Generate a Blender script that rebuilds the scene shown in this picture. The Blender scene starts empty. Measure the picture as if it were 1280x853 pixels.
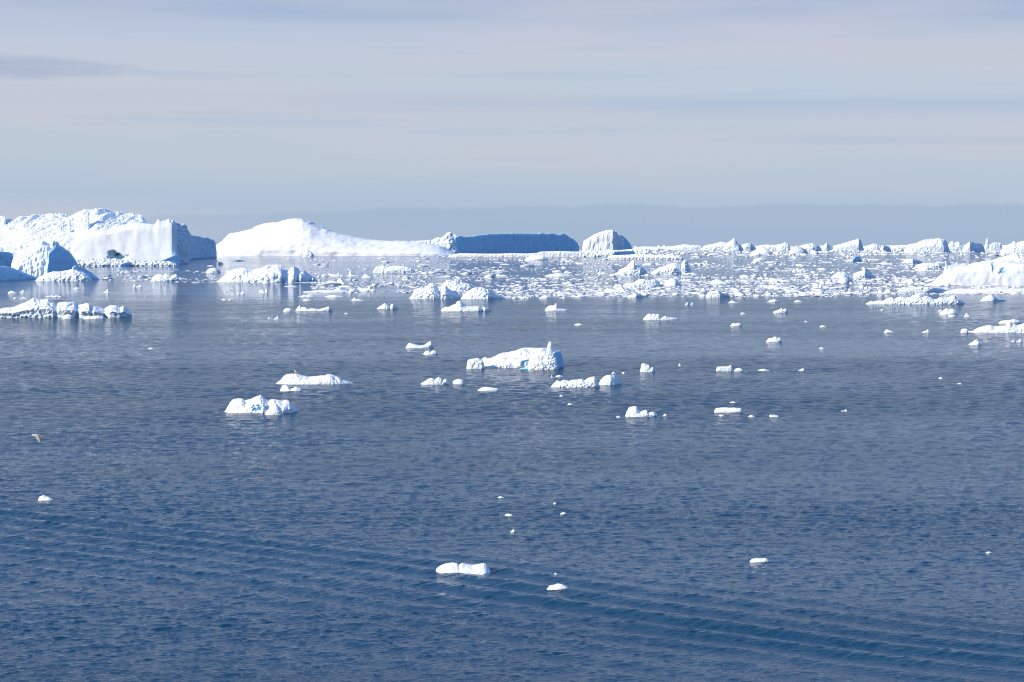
import bpy, math, random
import numpy as np
from mathutils import Vector

# ------------------------------------------------------------------ camera
HC = 20.0                      # eye height over the water, metres
F = 2489.0                     # focal length in pixels of a 1280 px wide picture (70 mm)
HY = 306.0                     # row of the horizon in that picture
scene = bpy.context.scene
cam_d = bpy.data.cameras.new("camera")
cam = bpy.data.objects.new("camera", cam_d)
scene.collection.objects.link(cam)
cam.location = (0, 0, HC)
cam.rotation_euler = (math.radians(90), 0, 0)
cam_d.sensor_width = 36.0
cam_d.lens = 36.0 * F / 1280.0
cam_d.shift_y = -(426.5 - HY) / 1280.0
cam_d.clip_start = 0.5
cam_d.clip_end = 200000.0
scene.camera = cam

# ------------------------------------------------------------------ exposure, sun, sky
scene.view_settings.view_transform = 'Standard'
scene.view_settings.look = 'None'
scene.view_settings.gamma = 1.0
scene.view_settings.use_curve_mapping = False
EXPO = 0.42
scene.view_settings.exposure = EXPO
scene.cycles.use_denoising = True
scene.cycles.filter_width = 1.1
scene.cycles.max_bounces = 4
scene.cycles.caustics_reflective = False
scene.cycles.caustics_refractive = False

SUN_EL = math.radians(24)
SUN_TURN = math.radians(26)    # how far behind the camera's left shoulder
sdir = Vector((-math.cos(SUN_TURN) * math.cos(SUN_EL), -math.sin(SUN_TURN) * math.cos(SUN_EL), math.sin(SUN_EL)))
sl = bpy.data.lights.new("sun", 'SUN')
sl.energy = 4.4
sl.angle = math.radians(0.5)
sl.color = (1.0, 0.87, 0.68)
so = bpy.data.objects.new("sun", sl)
so.rotation_euler = sdir.to_track_quat('Z', 'Y').to_euler()
so.location = (-50, -50, 100)
scene.collection.objects.link(so)

def lin(c):
    out = []
    for v in c:
        v = v / 255.0
        out.append(v / 12.92 if v <= 0.04045 else ((v + 0.055) / 1.055) ** 2.4)
    return out

WS = 0.10
world = bpy.data.worlds.new("World")
scene.world = world
world.use_nodes = True
wt = world.node_tree
wt.nodes.clear()

class NT:
    def __init__(s, tree): s.t = tree
    def n(s, kind, **kw):
        nd = s.t.nodes.new(kind)
        for k, v in kw.items():
            setattr(nd, k, v)
        return nd
    def link(s, a, b): s.t.links.new(a, b)
    def put(s, sock, v):
        if hasattr(v, 'is_linked') or isinstance(v, bpy.types.NodeSocket): s.t.links.new(v, sock)
        else: sock.default_value = v
    def m(s, op, a, b=None, c=None, clamp=False):
        nd = s.n('ShaderNodeMath', operation=op); nd.use_clamp = clamp
        s.put(nd.inputs[0], a)
        if b is not None: s.put(nd.inputs[1], b)
        if c is not None: s.put(nd.inputs[2], c)
        return nd.outputs[0]
    def mix(s, f, a, b, blend='MIX'):
        nd = s.n('ShaderNodeMix', data_type='RGBA', blend_type=blend)
        s.put(nd.inputs[0], f); s.put(nd.inputs[6], a); s.put(nd.inputs[7], b)
        return nd.outputs[2]
    def rng(s, v, a, b, c=0.0, d=1.0, smooth=True):
        nd = s.n('ShaderNodeMapRange', interpolation_type='SMOOTHSTEP' if smooth else 'LINEAR')
        s.put(nd.inputs[0], v)
        for i, q in enumerate((a, b, c, d)): nd.inputs[1 + i].default_value = q
        return nd.outputs[0]
    def noise(s, vec, scale, detail=3.0, rough=0.5, dist=0.0):
        nd = s.n('ShaderNodeTexNoise')
        s.put(nd.inputs['Vector'], vec)
        nd.inputs['Scale'].default_value = scale; nd.inputs['Detail'].default_value = detail
        nd.inputs['Roughness'].default_value = rough; nd.inputs['Distortion'].default_value = dist
        return nd.outputs['Fac']
    def xyz(s, x, y, z=0.0):
        nd = s.n('ShaderNodeCombineXYZ')
        s.put(nd.inputs[0], x); s.put(nd.inputs[1], y); s.put(nd.inputs[2], z)
        return nd.outputs[0]
    def ramp(s, f, stops, interp='EASE'):
        nd = s.n('ShaderNodeValToRGB'); cr = nd.color_ramp; cr.interpolation = interp
        cr.elements[0].position = stops[0][0]; cr.elements[0].color = list(stops[0][1]) + [1]
        cr.elements[1].position = stops[-1][0]; cr.elements[1].color = list(stops[-1][1]) + [1]
        for p, c in stops[1:-1]:
            e = cr.elements.new(p); e.color = list(c) + [1]
        s.put(nd.inputs[0], f)
        return nd.outputs[0]

W = NT(wt)
sky = W.n('ShaderNodeTexSky', sky_type='NISHITA')
sky.sun_disc = False
sky.sun_elevation = SUN_EL
sky.sun_rotation = math.atan2(sdir.x, sdir.y)
sky.air_density = 1.0; sky.dust_density = 0.4; sky.ozone_density = 2.0
tc = W.n('ShaderNodeTexCoord')
sp = W.n('ShaderNodeSeparateXYZ'); W.link(tc.outputs['Generated'], sp.inputs[0])
hx = W.m('POWER', W.m('ADD', W.m('MULTIPLY', sp.outputs[0], sp.outputs[0]), W.m('MULTIPLY', sp.outputs[1], sp.outputs[1])), 0.5)
tan_el = W.m('DIVIDE', sp.outputs[2], W.m('MAXIMUM', hx, 0.0001))
az = W.m('ARCTAN2', sp.outputs[0], sp.outputs[1])
# stratus layers seen nearly edge on: elevation decides the layer, its own noise tears the edges
streak = W.noise(W.xyz(W.m('MULTIPLY', az, 4.0), W.m('MULTIPLY', tan_el, 110.0)), 1.0, 4, 0.55)
broad = W.noise(W.xyz(W.m('MULTIPLY', az, 3.0), W.m('MULTIPLY', tan_el, 30.0), 7.3), 1.0, 3, 0.5)
ragged = W.noise(W.xyz(W.m('MULTIPLY', az, 26.0), 3.1, 0.0), 1.0, 5, 0.6)
ang = W.m('ADD', tan_el, W.m('MULTIPLY', W.m('SUBTRACT', streak, 0.5), 0.006))
ang = W.m('ADD', ang, W.m('MULTIPLY', az, 0.010))
K = 1.0 / (WS * 2 ** EXPO)
def sc(c, g=1.0): return [v * K * g for v in lin(c)]
top = 0.16
def P(y): return (HY - y) / F / top
strat = W.ramp(W.m('DIVIDE', ang, top), [
    (0.0, sc((161, 184, 209))), (P(250), sc((177, 195, 215))), (P(225), sc((184, 199, 215))),
    (P(190), sc((189, 201, 215))), (P(150), sc((192, 202, 217))), (P(128), sc((180, 196, 216))),
    (P(112), sc((190, 204, 219))), (P(70), sc((193, 203, 219))), (P(40), sc((184, 198, 219))), (P(18), sc((167, 186, 214))),
    (P(-20), sc((160, 180, 213))), (1.0, sc((114, 152, 212)))])
lilac = W.mix(W.rng(broad, 0.40, 0.62, 0, 0.65), strat, sc((200, 202, 216)) + [1])
bluish = W.mix(W.rng(streak, 0.5, 0.72, 0, 0.5), lilac, sc((174, 194, 217)) + [1])
# low slate cloud bank lying on the horizon, ragged upper edge
edge = W.m('ADD', 0.0155, W.m('MULTIPLY', W.m('SUBTRACT', ragged, 0.5), 0.0075))
edge = W.m('ADD', edge, W.rng(az, -0.30, 0.05, -0.004, 0.0042))
bank = W.rng(W.m('SUBTRACT', edge, tan_el), -0.0012, 0.0016, 0, 1)
bank = W.m('MULTIPLY', bank, W.rng(az, -0.30, 0.0, 0.35, 0.85))
cl = W.mix(bank, bluish, sc((165, 185, 210)) + [1])
# one grey smudge of cloud, upper left
dx = W.m('DIVIDE', W.m('ADD', az, 0.255), 0.075)
dy = W.m('DIVIDE', W.m('SUBTRACT', tan_el, 0.0865), 0.0065)
rr = W.m('ADD', W.m('MULTIPLY', dx, dx), W.m('MULTIPLY', dy, dy))
smn = W.noise(W.xyz(W.m('MULTIPLY', az, 40.0), W.m('MULTIPLY', tan_el, 260.0)), 1.0, 4, 0.6)
smudge = W.m('MULTIPLY', W.rng(W.m('ADD', rr, W.m('MULTIPLY', smn, 1.6)), 0.5, 2.1, 1, 0), 0.8)
cl = W.mix(smudge, cl, sc((166, 179, 205)) + [1])
hi_n = W.noise(W.xyz(W.m('MULTIPLY', sp.outputs[0], 2.0), W.m('MULTIPLY', sp.outputs[1], 2.0), W.m('MULTIPLY', sp.outputs[2], 6.0)), 1.2, 4, 0.55)
cover = W.m('MULTIPLY', W.rng(tan_el, 0.14, 0.42, 1, 0), 1.0)
wisps = W.m('MULTIPLY', W.rng(hi_n, 0.5, 0.75, 0, 0.35), W.rng(tan_el, 0.9, 1.8, 1, 0))
skyc = W.mix(1.0, sky.outputs[0], (0.88, 1.36, 1.82, 1), 'MULTIPLY')
high = W.mix(wisps, skyc, sc((190, 200, 222)) + [1])
final = W.mix(cover, high, cl)
bg = W.n('ShaderNodeBackground'); W.link(final, bg.inputs[0]); bg.inputs[1].default_value = WS
wo = W.n('ShaderNodeOutputWorld'); W.link(bg.outputs[0], wo.inputs[0])

# ------------------------------------------------------------------ materials
def principled(name):
    m = bpy.data.materials.new(name); m.use_nodes = True
    t = NT(m.node_tree); b = m.node_tree.nodes['Principled BSDF']
    return m, t, b

def ice_mat(name, snow, bare, bump=0.25, scale=0.6, rough=0.55, steep=(0.25, 0.75), fleck=0.25):
    m, t, b = principled(name)
    tc = t.n('ShaderNodeTexCoord'); oc = tc.outputs['Object']
    geo = t.n('ShaderNodeNewGeometry')
    s = t.n('ShaderNodeSeparateXYZ'); t.link(geo.outputs['True Normal'], s.inputs[0])
    n1 = t.noise(oc, scale * 0.35, 4, 0.6)
    n2 = t.noise(oc, scale * 2.5, 5, 0.6)
    f = t.m('ADD', s.outputs[2], t.m('MULTIPLY', t.m('SUBTRACT', n1, 0.5), 0.7))
    f = t.rng(f, steep[0], steep[1])
    c = t.mix(f, list(bare) + [1], list(snow) + [1])
    c = t.mix(t.rng(n2, 0.42, 0.62, 0, fleck), c, [bare[0] * 0.72, bare[1] * 0.82, bare[2] * 0.9, 1])
    t.link(c, b.inputs['Base Color'])
    b.inputs['Roughness'].default_value = rough
    b.inputs['IOR'].default_value = 1.31
    bp = t.n('ShaderNodeBump'); bp.inputs['Strength'].default_value = bump; bp.inputs['Distance'].default_value = 0.16 / scale
    t.link(n2, bp.inputs['Height']); t.link(bp.outputs[0], b.inputs['Normal'])
    return m

M_BERG = ice_mat("glacier_ice", (0.86, 0.88, 0.90), (0.74, 0.83, 0.90), bump=0.05, scale=0.25, fleck=0.15)
M_SNOW = ice_mat("packed_snow", (0.88, 0.89, 0.90), (0.82, 0.86, 0.90), bump=0.04, scale=0.12, fleck=0.12)
M_SHADE_BLUE = ice_mat("shade_blue_ice", (0.64, 0.83, 0.96), (0.46, 0.74, 0.96), bump=0.07, scale=0.12, fleck=0.3)  # blue of the shade put into the colour of faces turned from the sun
M_HOLLOW = ice_mat("hollow_tint_and_shade", (0.62, 0.77, 0.84), (0.44, 0.64, 0.76), bump=0.1, scale=0.3)  # tint of hollow ice, with the shade of the recesses put into it
M_FLOE = ice_mat("floe_ice", (0.89, 0.89, 0.88), (0.80, 0.86, 0.89), bump=0.08, scale=1.6, fleck=0.12)
M_BRASH = ice_mat("brash_ice", (0.80, 0.80, 0.81), (0.55, 0.62, 0.70), bump=0.2, scale=0.5)
M_WET = ice_mat("wet_old_ice", (0.70, 0.80, 0.84), (0.42, 0.56, 0.64), bump=0.3, scale=1.5, rough=0.25)
M_TURQ = ice_mat("turquoise_ice", (0.50, 0.74, 0.74), (0.20, 0.50, 0.50), bump=0.2, scale=2.0, rough=0.2)

def water_mat():
    m, t, b = principled("sea_water")
    tc = t.n('ShaderNodeTexCoord'); oc = tc.outputs['Object']
    s = t.n('ShaderNodeSeparateXYZ'); t.link(oc, s.inputs[0])
    X, Y = s.outputs[0], s.outputs[1]
    # wind ripples, a little longer across than along the line from the shore
    rip = t.noise(t.xyz(t.m('MULTIPLY', X, 0.75), t.m('ADD', Y, t.m('MULTIPLY', X, -0.12))), 4.5, 3, 0.6, 0.3)
    chop = t.noise(t.xyz(t.m('MULTIPLY', X, 0.42), t.m('ADD', Y, t.m('MULTIPLY', X, 0.2)), 4.0), 0.62, 3, 0.55, 0.2)
    swell = t.noise(t.xyz(t.m('MULTIPLY', X, 0.3), Y, 9.0), 0.12, 2, 0.5)
    # gusts and slicks: long streaks where the ripples are stronger or nearly gone
    g1 = t.noise(t.xyz(t.m('MULTIPLY', X, 0.006), t.m('MULTIPLY', Y, 0.02), 1.0), 1.0, 4, 0.6, 0.4)
    g2 = t.noise(t.xyz(t.m('MULTIPLY', X, 0.0012), t.m('MULTIPLY', Y, 0.0065), 3.0), 1.0, 4, 0.6, 0.3)
    gust = t.rng(t.m('ADD', t.m('MULTIPLY', g1, 0.45), t.m('MULTIPLY', g2, 0.55)), 0.38, 0.62, 0.45, 1.15)
    calm = t.rng(Y, 560, 900, 1.0, 0.45)     # sheltered water among the drift ice
    gust = t.m('MULTIPLY', gust, calm)
    h = t.m('ADD', t.m('MULTIPLY', rip, t.rng(Y, 100, 500, 0.10, 0.22)), t.m('MULTIPLY', chop, t.rng(Y, 200, 600, 0.0, 0.60)))
    h = t.m('MULTIPLY', h, gust)
    h = t.m('ADD', h, t.m('MULTIPLY', swell, t.rng(Y, 300, 900, 0.0, 0.25)))
    bp = t.n('ShaderNodeBump'); bp.inputs['Strength'].default_value = 1.0; bp.inputs['Distance'].default_value = 1.0; bp.inputs['Filter Width'].default_value = 0.02
    t.link(h, bp.inputs['Height']); t.link(bp.outputs[0], b.inputs['Normal'])
    b.inputs['Base Color'].default_value = (0.005, 0.040, 0.085, 1)
    b.inputs['IOR'].default_value = 1.333
    t.link(t.rng(gust, 0.3, 1.2, 0.05, 0.10), b.inputs['Roughness'])
    return m
M_SEA = water_mat()

def plain(name, col, rough=0.6):
    m, t, b = principled(name)
    tc = t.n('ShaderNodeTexCoord')
    n = t.noise(tc.outputs['Object'], 14.0, 3, 0.5)
    t.link(t.mix(n, list(col) + [1], [c * 0.8 for c in col] + [1]), b.inputs['Base Color'])
    b.inputs['Roughness'].default_value = rough
    return m
M_WHITE_F = plain("white_feathers", (0.80, 0.78, 0.74))
M_GREY_F = plain("grey_feathers", (0.34, 0.32, 0.31))
M_BUFF_F = plain("buff_feathers", (0.40, 0.33, 0.26))
M_DARK_F = plain("dark_feathers", (0.03, 0.028, 0.03))
M_BEAK = plain("yellow_beak", (0.6, 0.36, 0.05), 0.4)

# ------------------------------------------------------------------ noise in numpy
_rs = np.random.RandomState(11)
_perm = _rs.permutation(256); _perm = np.concatenate([_perm, _perm, _perm])
_grad = _rs.normal(size=(256, 3)); _grad /= np.linalg.norm(_grad, axis=1)[:, None]
def perlin(p):
    p = np.asarray(p, float)
    i = np.floor(p).astype(int); f = p - i; i &= 255
    u = f * f * f * (f * (f * 6 - 15) + 10)
    out = 0
    for a in (0, 1):
        for b in (0, 1):
            for c in (0, 1):
                h = _perm[_perm[_perm[(i[..., 0] + a) & 255] + ((i[..., 1] + b) & 255)] + ((i[..., 2] + c) & 255)]
                g = _grad[h]
                d = g[..., 0] * (f[..., 0] - a) + g[..., 1] * (f[..., 1] - b) + g[..., 2] * (f[..., 2] - c)
                w = (u[..., 0] if a else 1 - u[..., 0]) * (u[..., 1] if b else 1 - u[..., 1]) * (u[..., 2] if c else 1 - u[..., 2])
                out = out + w * d
    return out * 1.5
def fbm(p, octs=4, gain=0.5):
    a, s, t = 1.0, 0, 0
    p = np.asarray(p, float)
    for k in range(octs):
        s = s + a * perlin(p + 17.3 * k); t += a; a *= gain; p = p * 2.03
    return s / t
def ridged(p, octs=4, gain=0.55):
    a, s, t = 1.0, 0, 0
    p = np.asarray(p, float)
    for k in range(octs):
        s = s + a * (1 - 2 * np.abs(perlin(p + 9.1 * k))); t += a; a *= gain; p = p * 2.1
    return s / t

def new_mesh(name, V, Fc, mat, smooth=False):
    me = bpy.data.meshes.new(name)
    me.from_pydata([tuple(v) for v in V], [], [tuple(f) for f in Fc])
    me.materials.append(mat)
    me.validate()
    if smooth:
        me.polygons.foreach_set('use_smooth', [True] * len(me.polygons))
    me.update()
    return me
COL = scene.collection
def link(name, me, parent=None):
    o = bpy.data.objects.new(name, me); COL.objects.link(o)
    if parent is not None: o.parent = parent
    return o
def tag(o, label, cat, group=None, kind=None):
    if label: o['label'] = label
    if cat: o['category'] = cat
    if group: o['group'] = group
    if kind: o['kind'] = kind
    return o

# ------------------------------------------------------------------ the sea
def wind_waves(X, Y, dx):
    """height of the wind sea and of an old boat wake at world points; waves shorter than the grid can carry are left to the bump map"""
    r = np.random.RandomState(4)
    Z = np.zeros_like(X); base = [(1.6 if l < .6 else 1.0 if l < 1 else .5 if l < 1.6 else .22 if l < 3 else .14) for l in np.exp(np.linspace(math.log(.27), math.log(5.0), 70))]
    wts = np.zeros_like(dx)
    gust = 0.88 + 0.95 * fbm(np.stack([X * .006, Y * .022, X * 0 + 1.5], -1), 3) + 0.45 * fbm(np.stack([X * .03, Y * .06, X * 0 + 5.5], -1), 2)
    gust = np.clip(gust, .5, 1.3) * np.interp(Y, [0, 300, 600, 1000], [1, 1, .8, .5])
    n = 70
    lam = np.exp(np.linspace(math.log(.27), math.log(5.0), n)); lam = lam * np.exp(r.uniform(-.03, .03, n))
    th = r.normal(math.radians(-8), math.radians(34), n)
    for l, b_ in zip(lam, base): wts = wts + (b_ * np.clip((l / dx - 1.9) / 1.4, 0, 1)) ** 2
    norm = .85 * math.sqrt(sum(q * q for q in base)) / np.sqrt(wts + 1e-3) ; norm = np.clip(norm, .9, 2.2)
    pack = np.clip(.72 + 1.5 * fbm(np.stack([X / .8 + Y * .1, Y / 1.1, X * 0 + 12.5], -1), 2), .15, 1.7)
    Zs = np.zeros_like(X)
    for l, b_, t_ in zip(lam, base, th):
        k = 2 * math.pi / l
        sl = SLOPE * math.sqrt(2.0 / n) * b_
        fade = np.clip((l / dx - 1.9) / 1.4, 0, 1) * norm
        (Zs if l < 1.3 else Z)[...] += (sl / k) * fade * np.sin(k * (X * math.sin(t_) + Y * math.cos(t_)) + r.uniform(0, 6.28))
    Z = (Z + Zs * pack) * gust
    warp = 2.2 * fbm(np.stack([X * .03, Y * .03, X * 0 + 2], -1), 2)
    Pp = X * .608 + Y * .794 + warp
    along = X * .794 - Y * .608
    env = np.interp(Pp, [66, 82, 89, 97, 101], [0, .45, 1, 1, 0]) * (.8 + .9 * fbm(np.stack([along * .05, Pp * .15, X * 0 + 6], -1), 2)).clip(.25, 1.2)
    Z += .10 * env * np.sin(2 * math.pi * Pp / 3.0 + 2.6 * fbm(np.stack([along * .06, Pp * .02, X * 0 + 9], -1), 2))
    return Z
SLOPE = 0.225
def build_sea():
    g = 0.00115
    ys = [84.0]
    while ys[-1] < 950: ys.append(ys[-1] * (1 + g * (1 + .45 * max(0, math.log(ys[-1] / 110)))))
    ys = np.array(ys); nc = 1080
    half = .265 * ys + 8
    core = np.linspace(-1, 1, nc)[None, :] * half[:, None]
    ext = np.cumsum(np.linspace(.35, 1.45, 100))[None, :] * (1 + ys[:, None] / 900)
    X = np.concatenate([core[:, :1] - ext[:, ::-1], core, core[:, -1:] + ext], 1); nc = X.shape[1]
    Y = np.repeat(ys[:, None], nc, 1); side = np.minimum(np.arange(nc), np.arange(nc)[::-1])
    dx = np.gradient(X, axis=1); dy = np.gradient(ys)[:, None]
    res_ = np.maximum(dx, dy)
    Z = np.concatenate([wind_waves(X[i:i + 100], Y[i:i + 100], res_[i:i + 100]) for i in range(0, len(ys), 100)])
    Z *= np.clip(side / 25.0, 0, 1)[None, :] * np.clip((Y - 84) / 3, 0, 1) * np.clip((950 - Y) / 250, 0, 1)
    # carry the sheet on to the horizon in every direction
    X = np.concatenate([np.full((len(ys), 1), -90000.), X, np.full((len(ys), 1), 90000.)], 1)
    Y = np.concatenate([Y[:, :1], Y, Y[:, :1]], 1); Z = np.pad(Z, ((0, 0), (1, 1)))
    for yy, pos in ((-3000., 0), (120000., 1)):
        row = (X[:1] if pos == 0 else X[-1:]).copy(); 
        Yr = np.full_like(row, yy); Zr = np.zeros_like(row)
        X = np.concatenate([row, X] if pos == 0 else [X, row]); Y = np.concatenate([Yr, Y] if pos == 0 else [Y, Yr]); Z = np.concatenate([Zr, Z] if pos == 0 else [Z, Zr])
    nr, n2 = X.shape
    V = np.stack([X, Y, Z], -1).reshape(-1, 3).astype(np.float32)
    I, J = np.meshgrid(np.arange(nr - 1), np.arange(n2 - 1), indexing='ij')
    k = (I * n2 + J).ravel()
    FQ = np.stack([k, k + 1, k + n2 + 1, k + n2], 1).astype(np.int32)
    me = bpy.data.meshes.new("sea")
    me.vertices.add(len(V)); me.vertices.foreach_set('co', V.ravel())
    me.loops.add(FQ.size); me.loops.foreach_set('vertex_index', FQ.ravel())
    me.polygons.add(len(FQ)); me.polygons.foreach_set('loop_start', np.arange(0, FQ.size, 4, dtype=np.int32))
    me.polygons.foreach_set('use_smooth', np.ones(len(FQ), dtype=bool))
    me.materials.append(M_SEA); me.update(calc_edges=True)
    return link("sea", me)
sea = build_sea()
sea['kind'] = 'structure'

# ------------------------------------------------------------------ ice from a surveyed profile
def dist(yb): return HC * F / (yb - HY)
def wx(px, d): return (px - 640.0) / F * d

SEC_SLAB = [(-1, 0), (-.97, .75), (-.9, .93), (-.75, 1), (.75, 1), (.95, .8), (1, 0)]
SEC_FLOE = [(-1, 0), (-.96, .30), (-.85, .55), (-.4, .9), (0, 1), (.5, .85), (.9, .5), (1, 0)]
SEC_DOME = [(-1, 0), (-.92, .16), (-.7, .42), (-.35, .8), (0, 1), (.4, .86), (.8, .45), (1, 0)]
SEC_CRAG = [(-1, 0), (-.92, .45), (-.6, .7), (-.2, .97), (0, 1), (.3, .9), (.8, .5), (1, 0)]

def survey(cols, yb, depth=0.5, sec=SEC_FLOE, amp=0.7, ns=7.0, stretch=(1, 1, 1), seed=0, dents=(), mat=None, smooth=False,
           q=3.0, nu=None, nv=None, kind='ridged', lean=0.0, creases=None, bases=False, res=1.3, name='ice', tilt=0.0, back=0.0):
    """A body of ice whose skyline passes through cols [(column, row, turn)], standing at the water row yb. World metres, origin at its base centre."""
    cols = [tuple(c) + (0.0,) * (3 - len(c)) for c in cols]
    if bases: cols = [(c[0], c[1], (dist(c[2]) - dist(yb)) / (dist(yb) / F)) for c in cols]
    a = np.array(cols, float)
    w_px = a[-1, 0] - a[0, 0]; h_px = yb - a[:, 1].min()
    D0 = dist(yb) + back; mpp = D0 / F
    nu = nu or int(min(380, max(22, w_px * res)))
    nv = nv or int(min(120, max(18, (h_px + 8) * res * 1.3)))
    u = np.linspace(0, 1, nu); px = a[0, 0] + u * w_px
    ytop = np.interp(px, a[:, 0], a[:, 1]); doff = np.interp(px, a[:, 0], a[:, 2])
    dep = depth * w_px * mpp
    hd = 0.5 * dep * np.maximum(1 - np.abs(2 * u - 1) ** q, 0) ** (1 / q)
    yc = D0 + 0.5 * dep + doff * mpp
    h = np.maximum(HC - (ytop - HY) * yc / F, 0.4 * mpp)
    if q < 8: h = h * np.clip(np.minimum(u, 1 - u) / (.09 if q > 2.6 else .13) + (.12 if q > 2.6 else .05), 0, 1) ** .6
    t = np.linspace(0, 1, nv)
    sw = np.array([s_[0] for s_ in sec]); sz = np.array([s_[1] for s_ in sec])
    arc = np.concatenate([[0], np.cumsum(np.hypot(np.diff(sw), np.diff(sz) * 1.2))]); arc /= arc[-1]
    w = np.interp(t, arc, sw); z = np.interp(t, arc, sz)
    Yg = yc[:, None] + hd[:, None] * w[None, :] + tilt * 0
    Xg = (px[:, None] - 640.0) / F * Yg
    Zg = h[:, None] * z[None, :]
    relief = fbm(np.stack([Xg / (ns * mpp * 1.6), Yg / (ns * mpp * 1.6), Zg * 0 + seed * 1.3], -1), 3)
    Zg = Zg * (1 + (.3 if kind == 'both' else 0) * relief * np.clip(-w * 2.2, 0, 1)[None, :])
    if lean: Xg = Xg + lean * Zg
    Pg = np.stack([Xg, Yg, Zg], -1)
    if creases:
        ca_, lo_, sh_, am_ = creases
        A_ = Xg * math.cos(ca_) + Yg * math.sin(ca_); B_ = -Xg * math.sin(ca_) + Yg * math.cos(ca_)
        bend = sh_ * 1.2 * fbm(np.stack([Xg / (lo_ * .7), Yg / (lo_ * .7), 0 * Xg + seed], -1), 2)
        cz = ridged(np.stack([A_ / lo_, (B_ + bend) / sh_, 0 * A_ + seed], -1), 3)
        Pg[..., 2] += am_ * cz * np.clip(z[None, :] * 1.6 - .5, 0, 1) * np.clip(np.minimum(u, 1 - u) * 12, 0, 1)[:, None]
    # normals of the grid
    du = np.gradient(Pg, axis=0); dv = np.gradient(Pg, axis=1)
    N = np.cross(du, dv); N /= (np.linalg.norm(N, axis=-1, keepdims=True) + 1e-9)
    q_ = Pg / (ns * mpp) / np.array(stretch) + seed * 3.7
    fn = ridged if kind == 'ridged' else fbm
    dsp = fn(q_ * .8, 4, .45)
    if kind == 'both': dsp = 0.5 * ridged(q_ * .62, 3, .42) + 0.75 * fbm(q_ * 0.4 + 5, 3, .45)
    edge = np.minimum(1, np.minimum(u, 1 - u) * w_px / 3.0)[:, None]
    low = np.clip(Zg / (1.5 * mpp), 0.25, 1)
    Pg = Pg + N * (dsp * amp * mpp * edge * low)[..., None] * np.array([1, 1, 0.7])
    Pg[..., 1] += (fbm(q_ * 1.7 + 31, 2) * amp * mpp * 1.2) * edge
    if dents:
        ppx = 640 + Pg[..., 0] / Pg[..., 1] * F; ppy = HY + (HC - Pg[..., 2]) / Pg[..., 1] * F
        front = (w[None, :] < -0.1); hollow = np.zeros_like(ppx)
        for (cx, cy, rx, ry, dd) in dents:
            r2 = ((ppx - cx) / rx) ** 2 + ((ppy - cy) / ry) ** 2 + 1.3 * fbm(np.stack([ppx / rx * 1.3, ppy / ry * 1.3, ppx * 0 + seed], -1), 2)
            amt = np.where(front, np.clip(1.25 * (1 - r2), 0, 1), 0); Pg[..., 1] += dd * mpp * amt; hollow = np.maximum(hollow, amt)
    # skirt under water
    s0 = Pg[:, :1].copy(); s0[..., 2] = -0.6 - 0.15 * h[:, None]
    s1 = Pg[:, -1:].copy(); s1[..., 2] = -0.6 - 0.15 * h[:, None]
    Pg[:, 0, 2] = np.minimum(Pg[:, 0, 2], 0.0); Pg[:, -1, 2] = np.minimum(Pg[:, -1, 2], 0.0)
    Pg = np.concatenate([s0, Pg, s1], 1)
    org = np.array([wx(a[:, 0].mean(), D0 + dep / 2), D0 + dep / 2, 0.0])
    V = (Pg - org).reshape(-1, 3)
    n2 = nv + 2
    I, J = np.meshgrid(np.arange(nu - 1), np.arange(n2 - 1), indexing='ij')
    k = (I * n2 + J).ravel()
    Fc = np.stack([k, k + n2, k + n2 + 1, k + 1], 1)
    me = new_mesh(name, V, Fc, mat or M_FLOE, smooth)
    if dents:
        me.materials.append(M_HOLLOW)
        hol = np.zeros(Pg.shape[:2]); hol[:, 1:-1] = hollow
        hf = (hol[:-1, :-1] + hol[1:, :-1] + hol[:-1, 1:] + hol[1:, 1:]).ravel() > 1.6
        if len(me.polygons) == len(hf): me.polygons.foreach_set('material_index', hf.astype(np.int32))
    return me, Vector(org)

def one(name, label, cat, cols, yb, group=None, **kw):
    me, org = survey(cols, yb, name=name, **kw)
    o = link(name, me); o.location = org
    return tag(o, label, cat, group)
def root(name, label, cat, px, yb, group=None):
    e = bpy.data.objects.new(name, None); COL.objects.link(e)
    d = dist(yb); e.location = (wx(px, d), d, 0)
    return tag(e, label, cat, group)
def part(parent, name, cols, yb, label=None, **kw):
    me, org = survey(cols, yb, name=name, **kw)
    base = parent.location if parent.parent is None else parent.location + parent.parent.location
    o = link(name, me, parent); o.location = org - base
    if label: o['label'] = label
    return o

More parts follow.
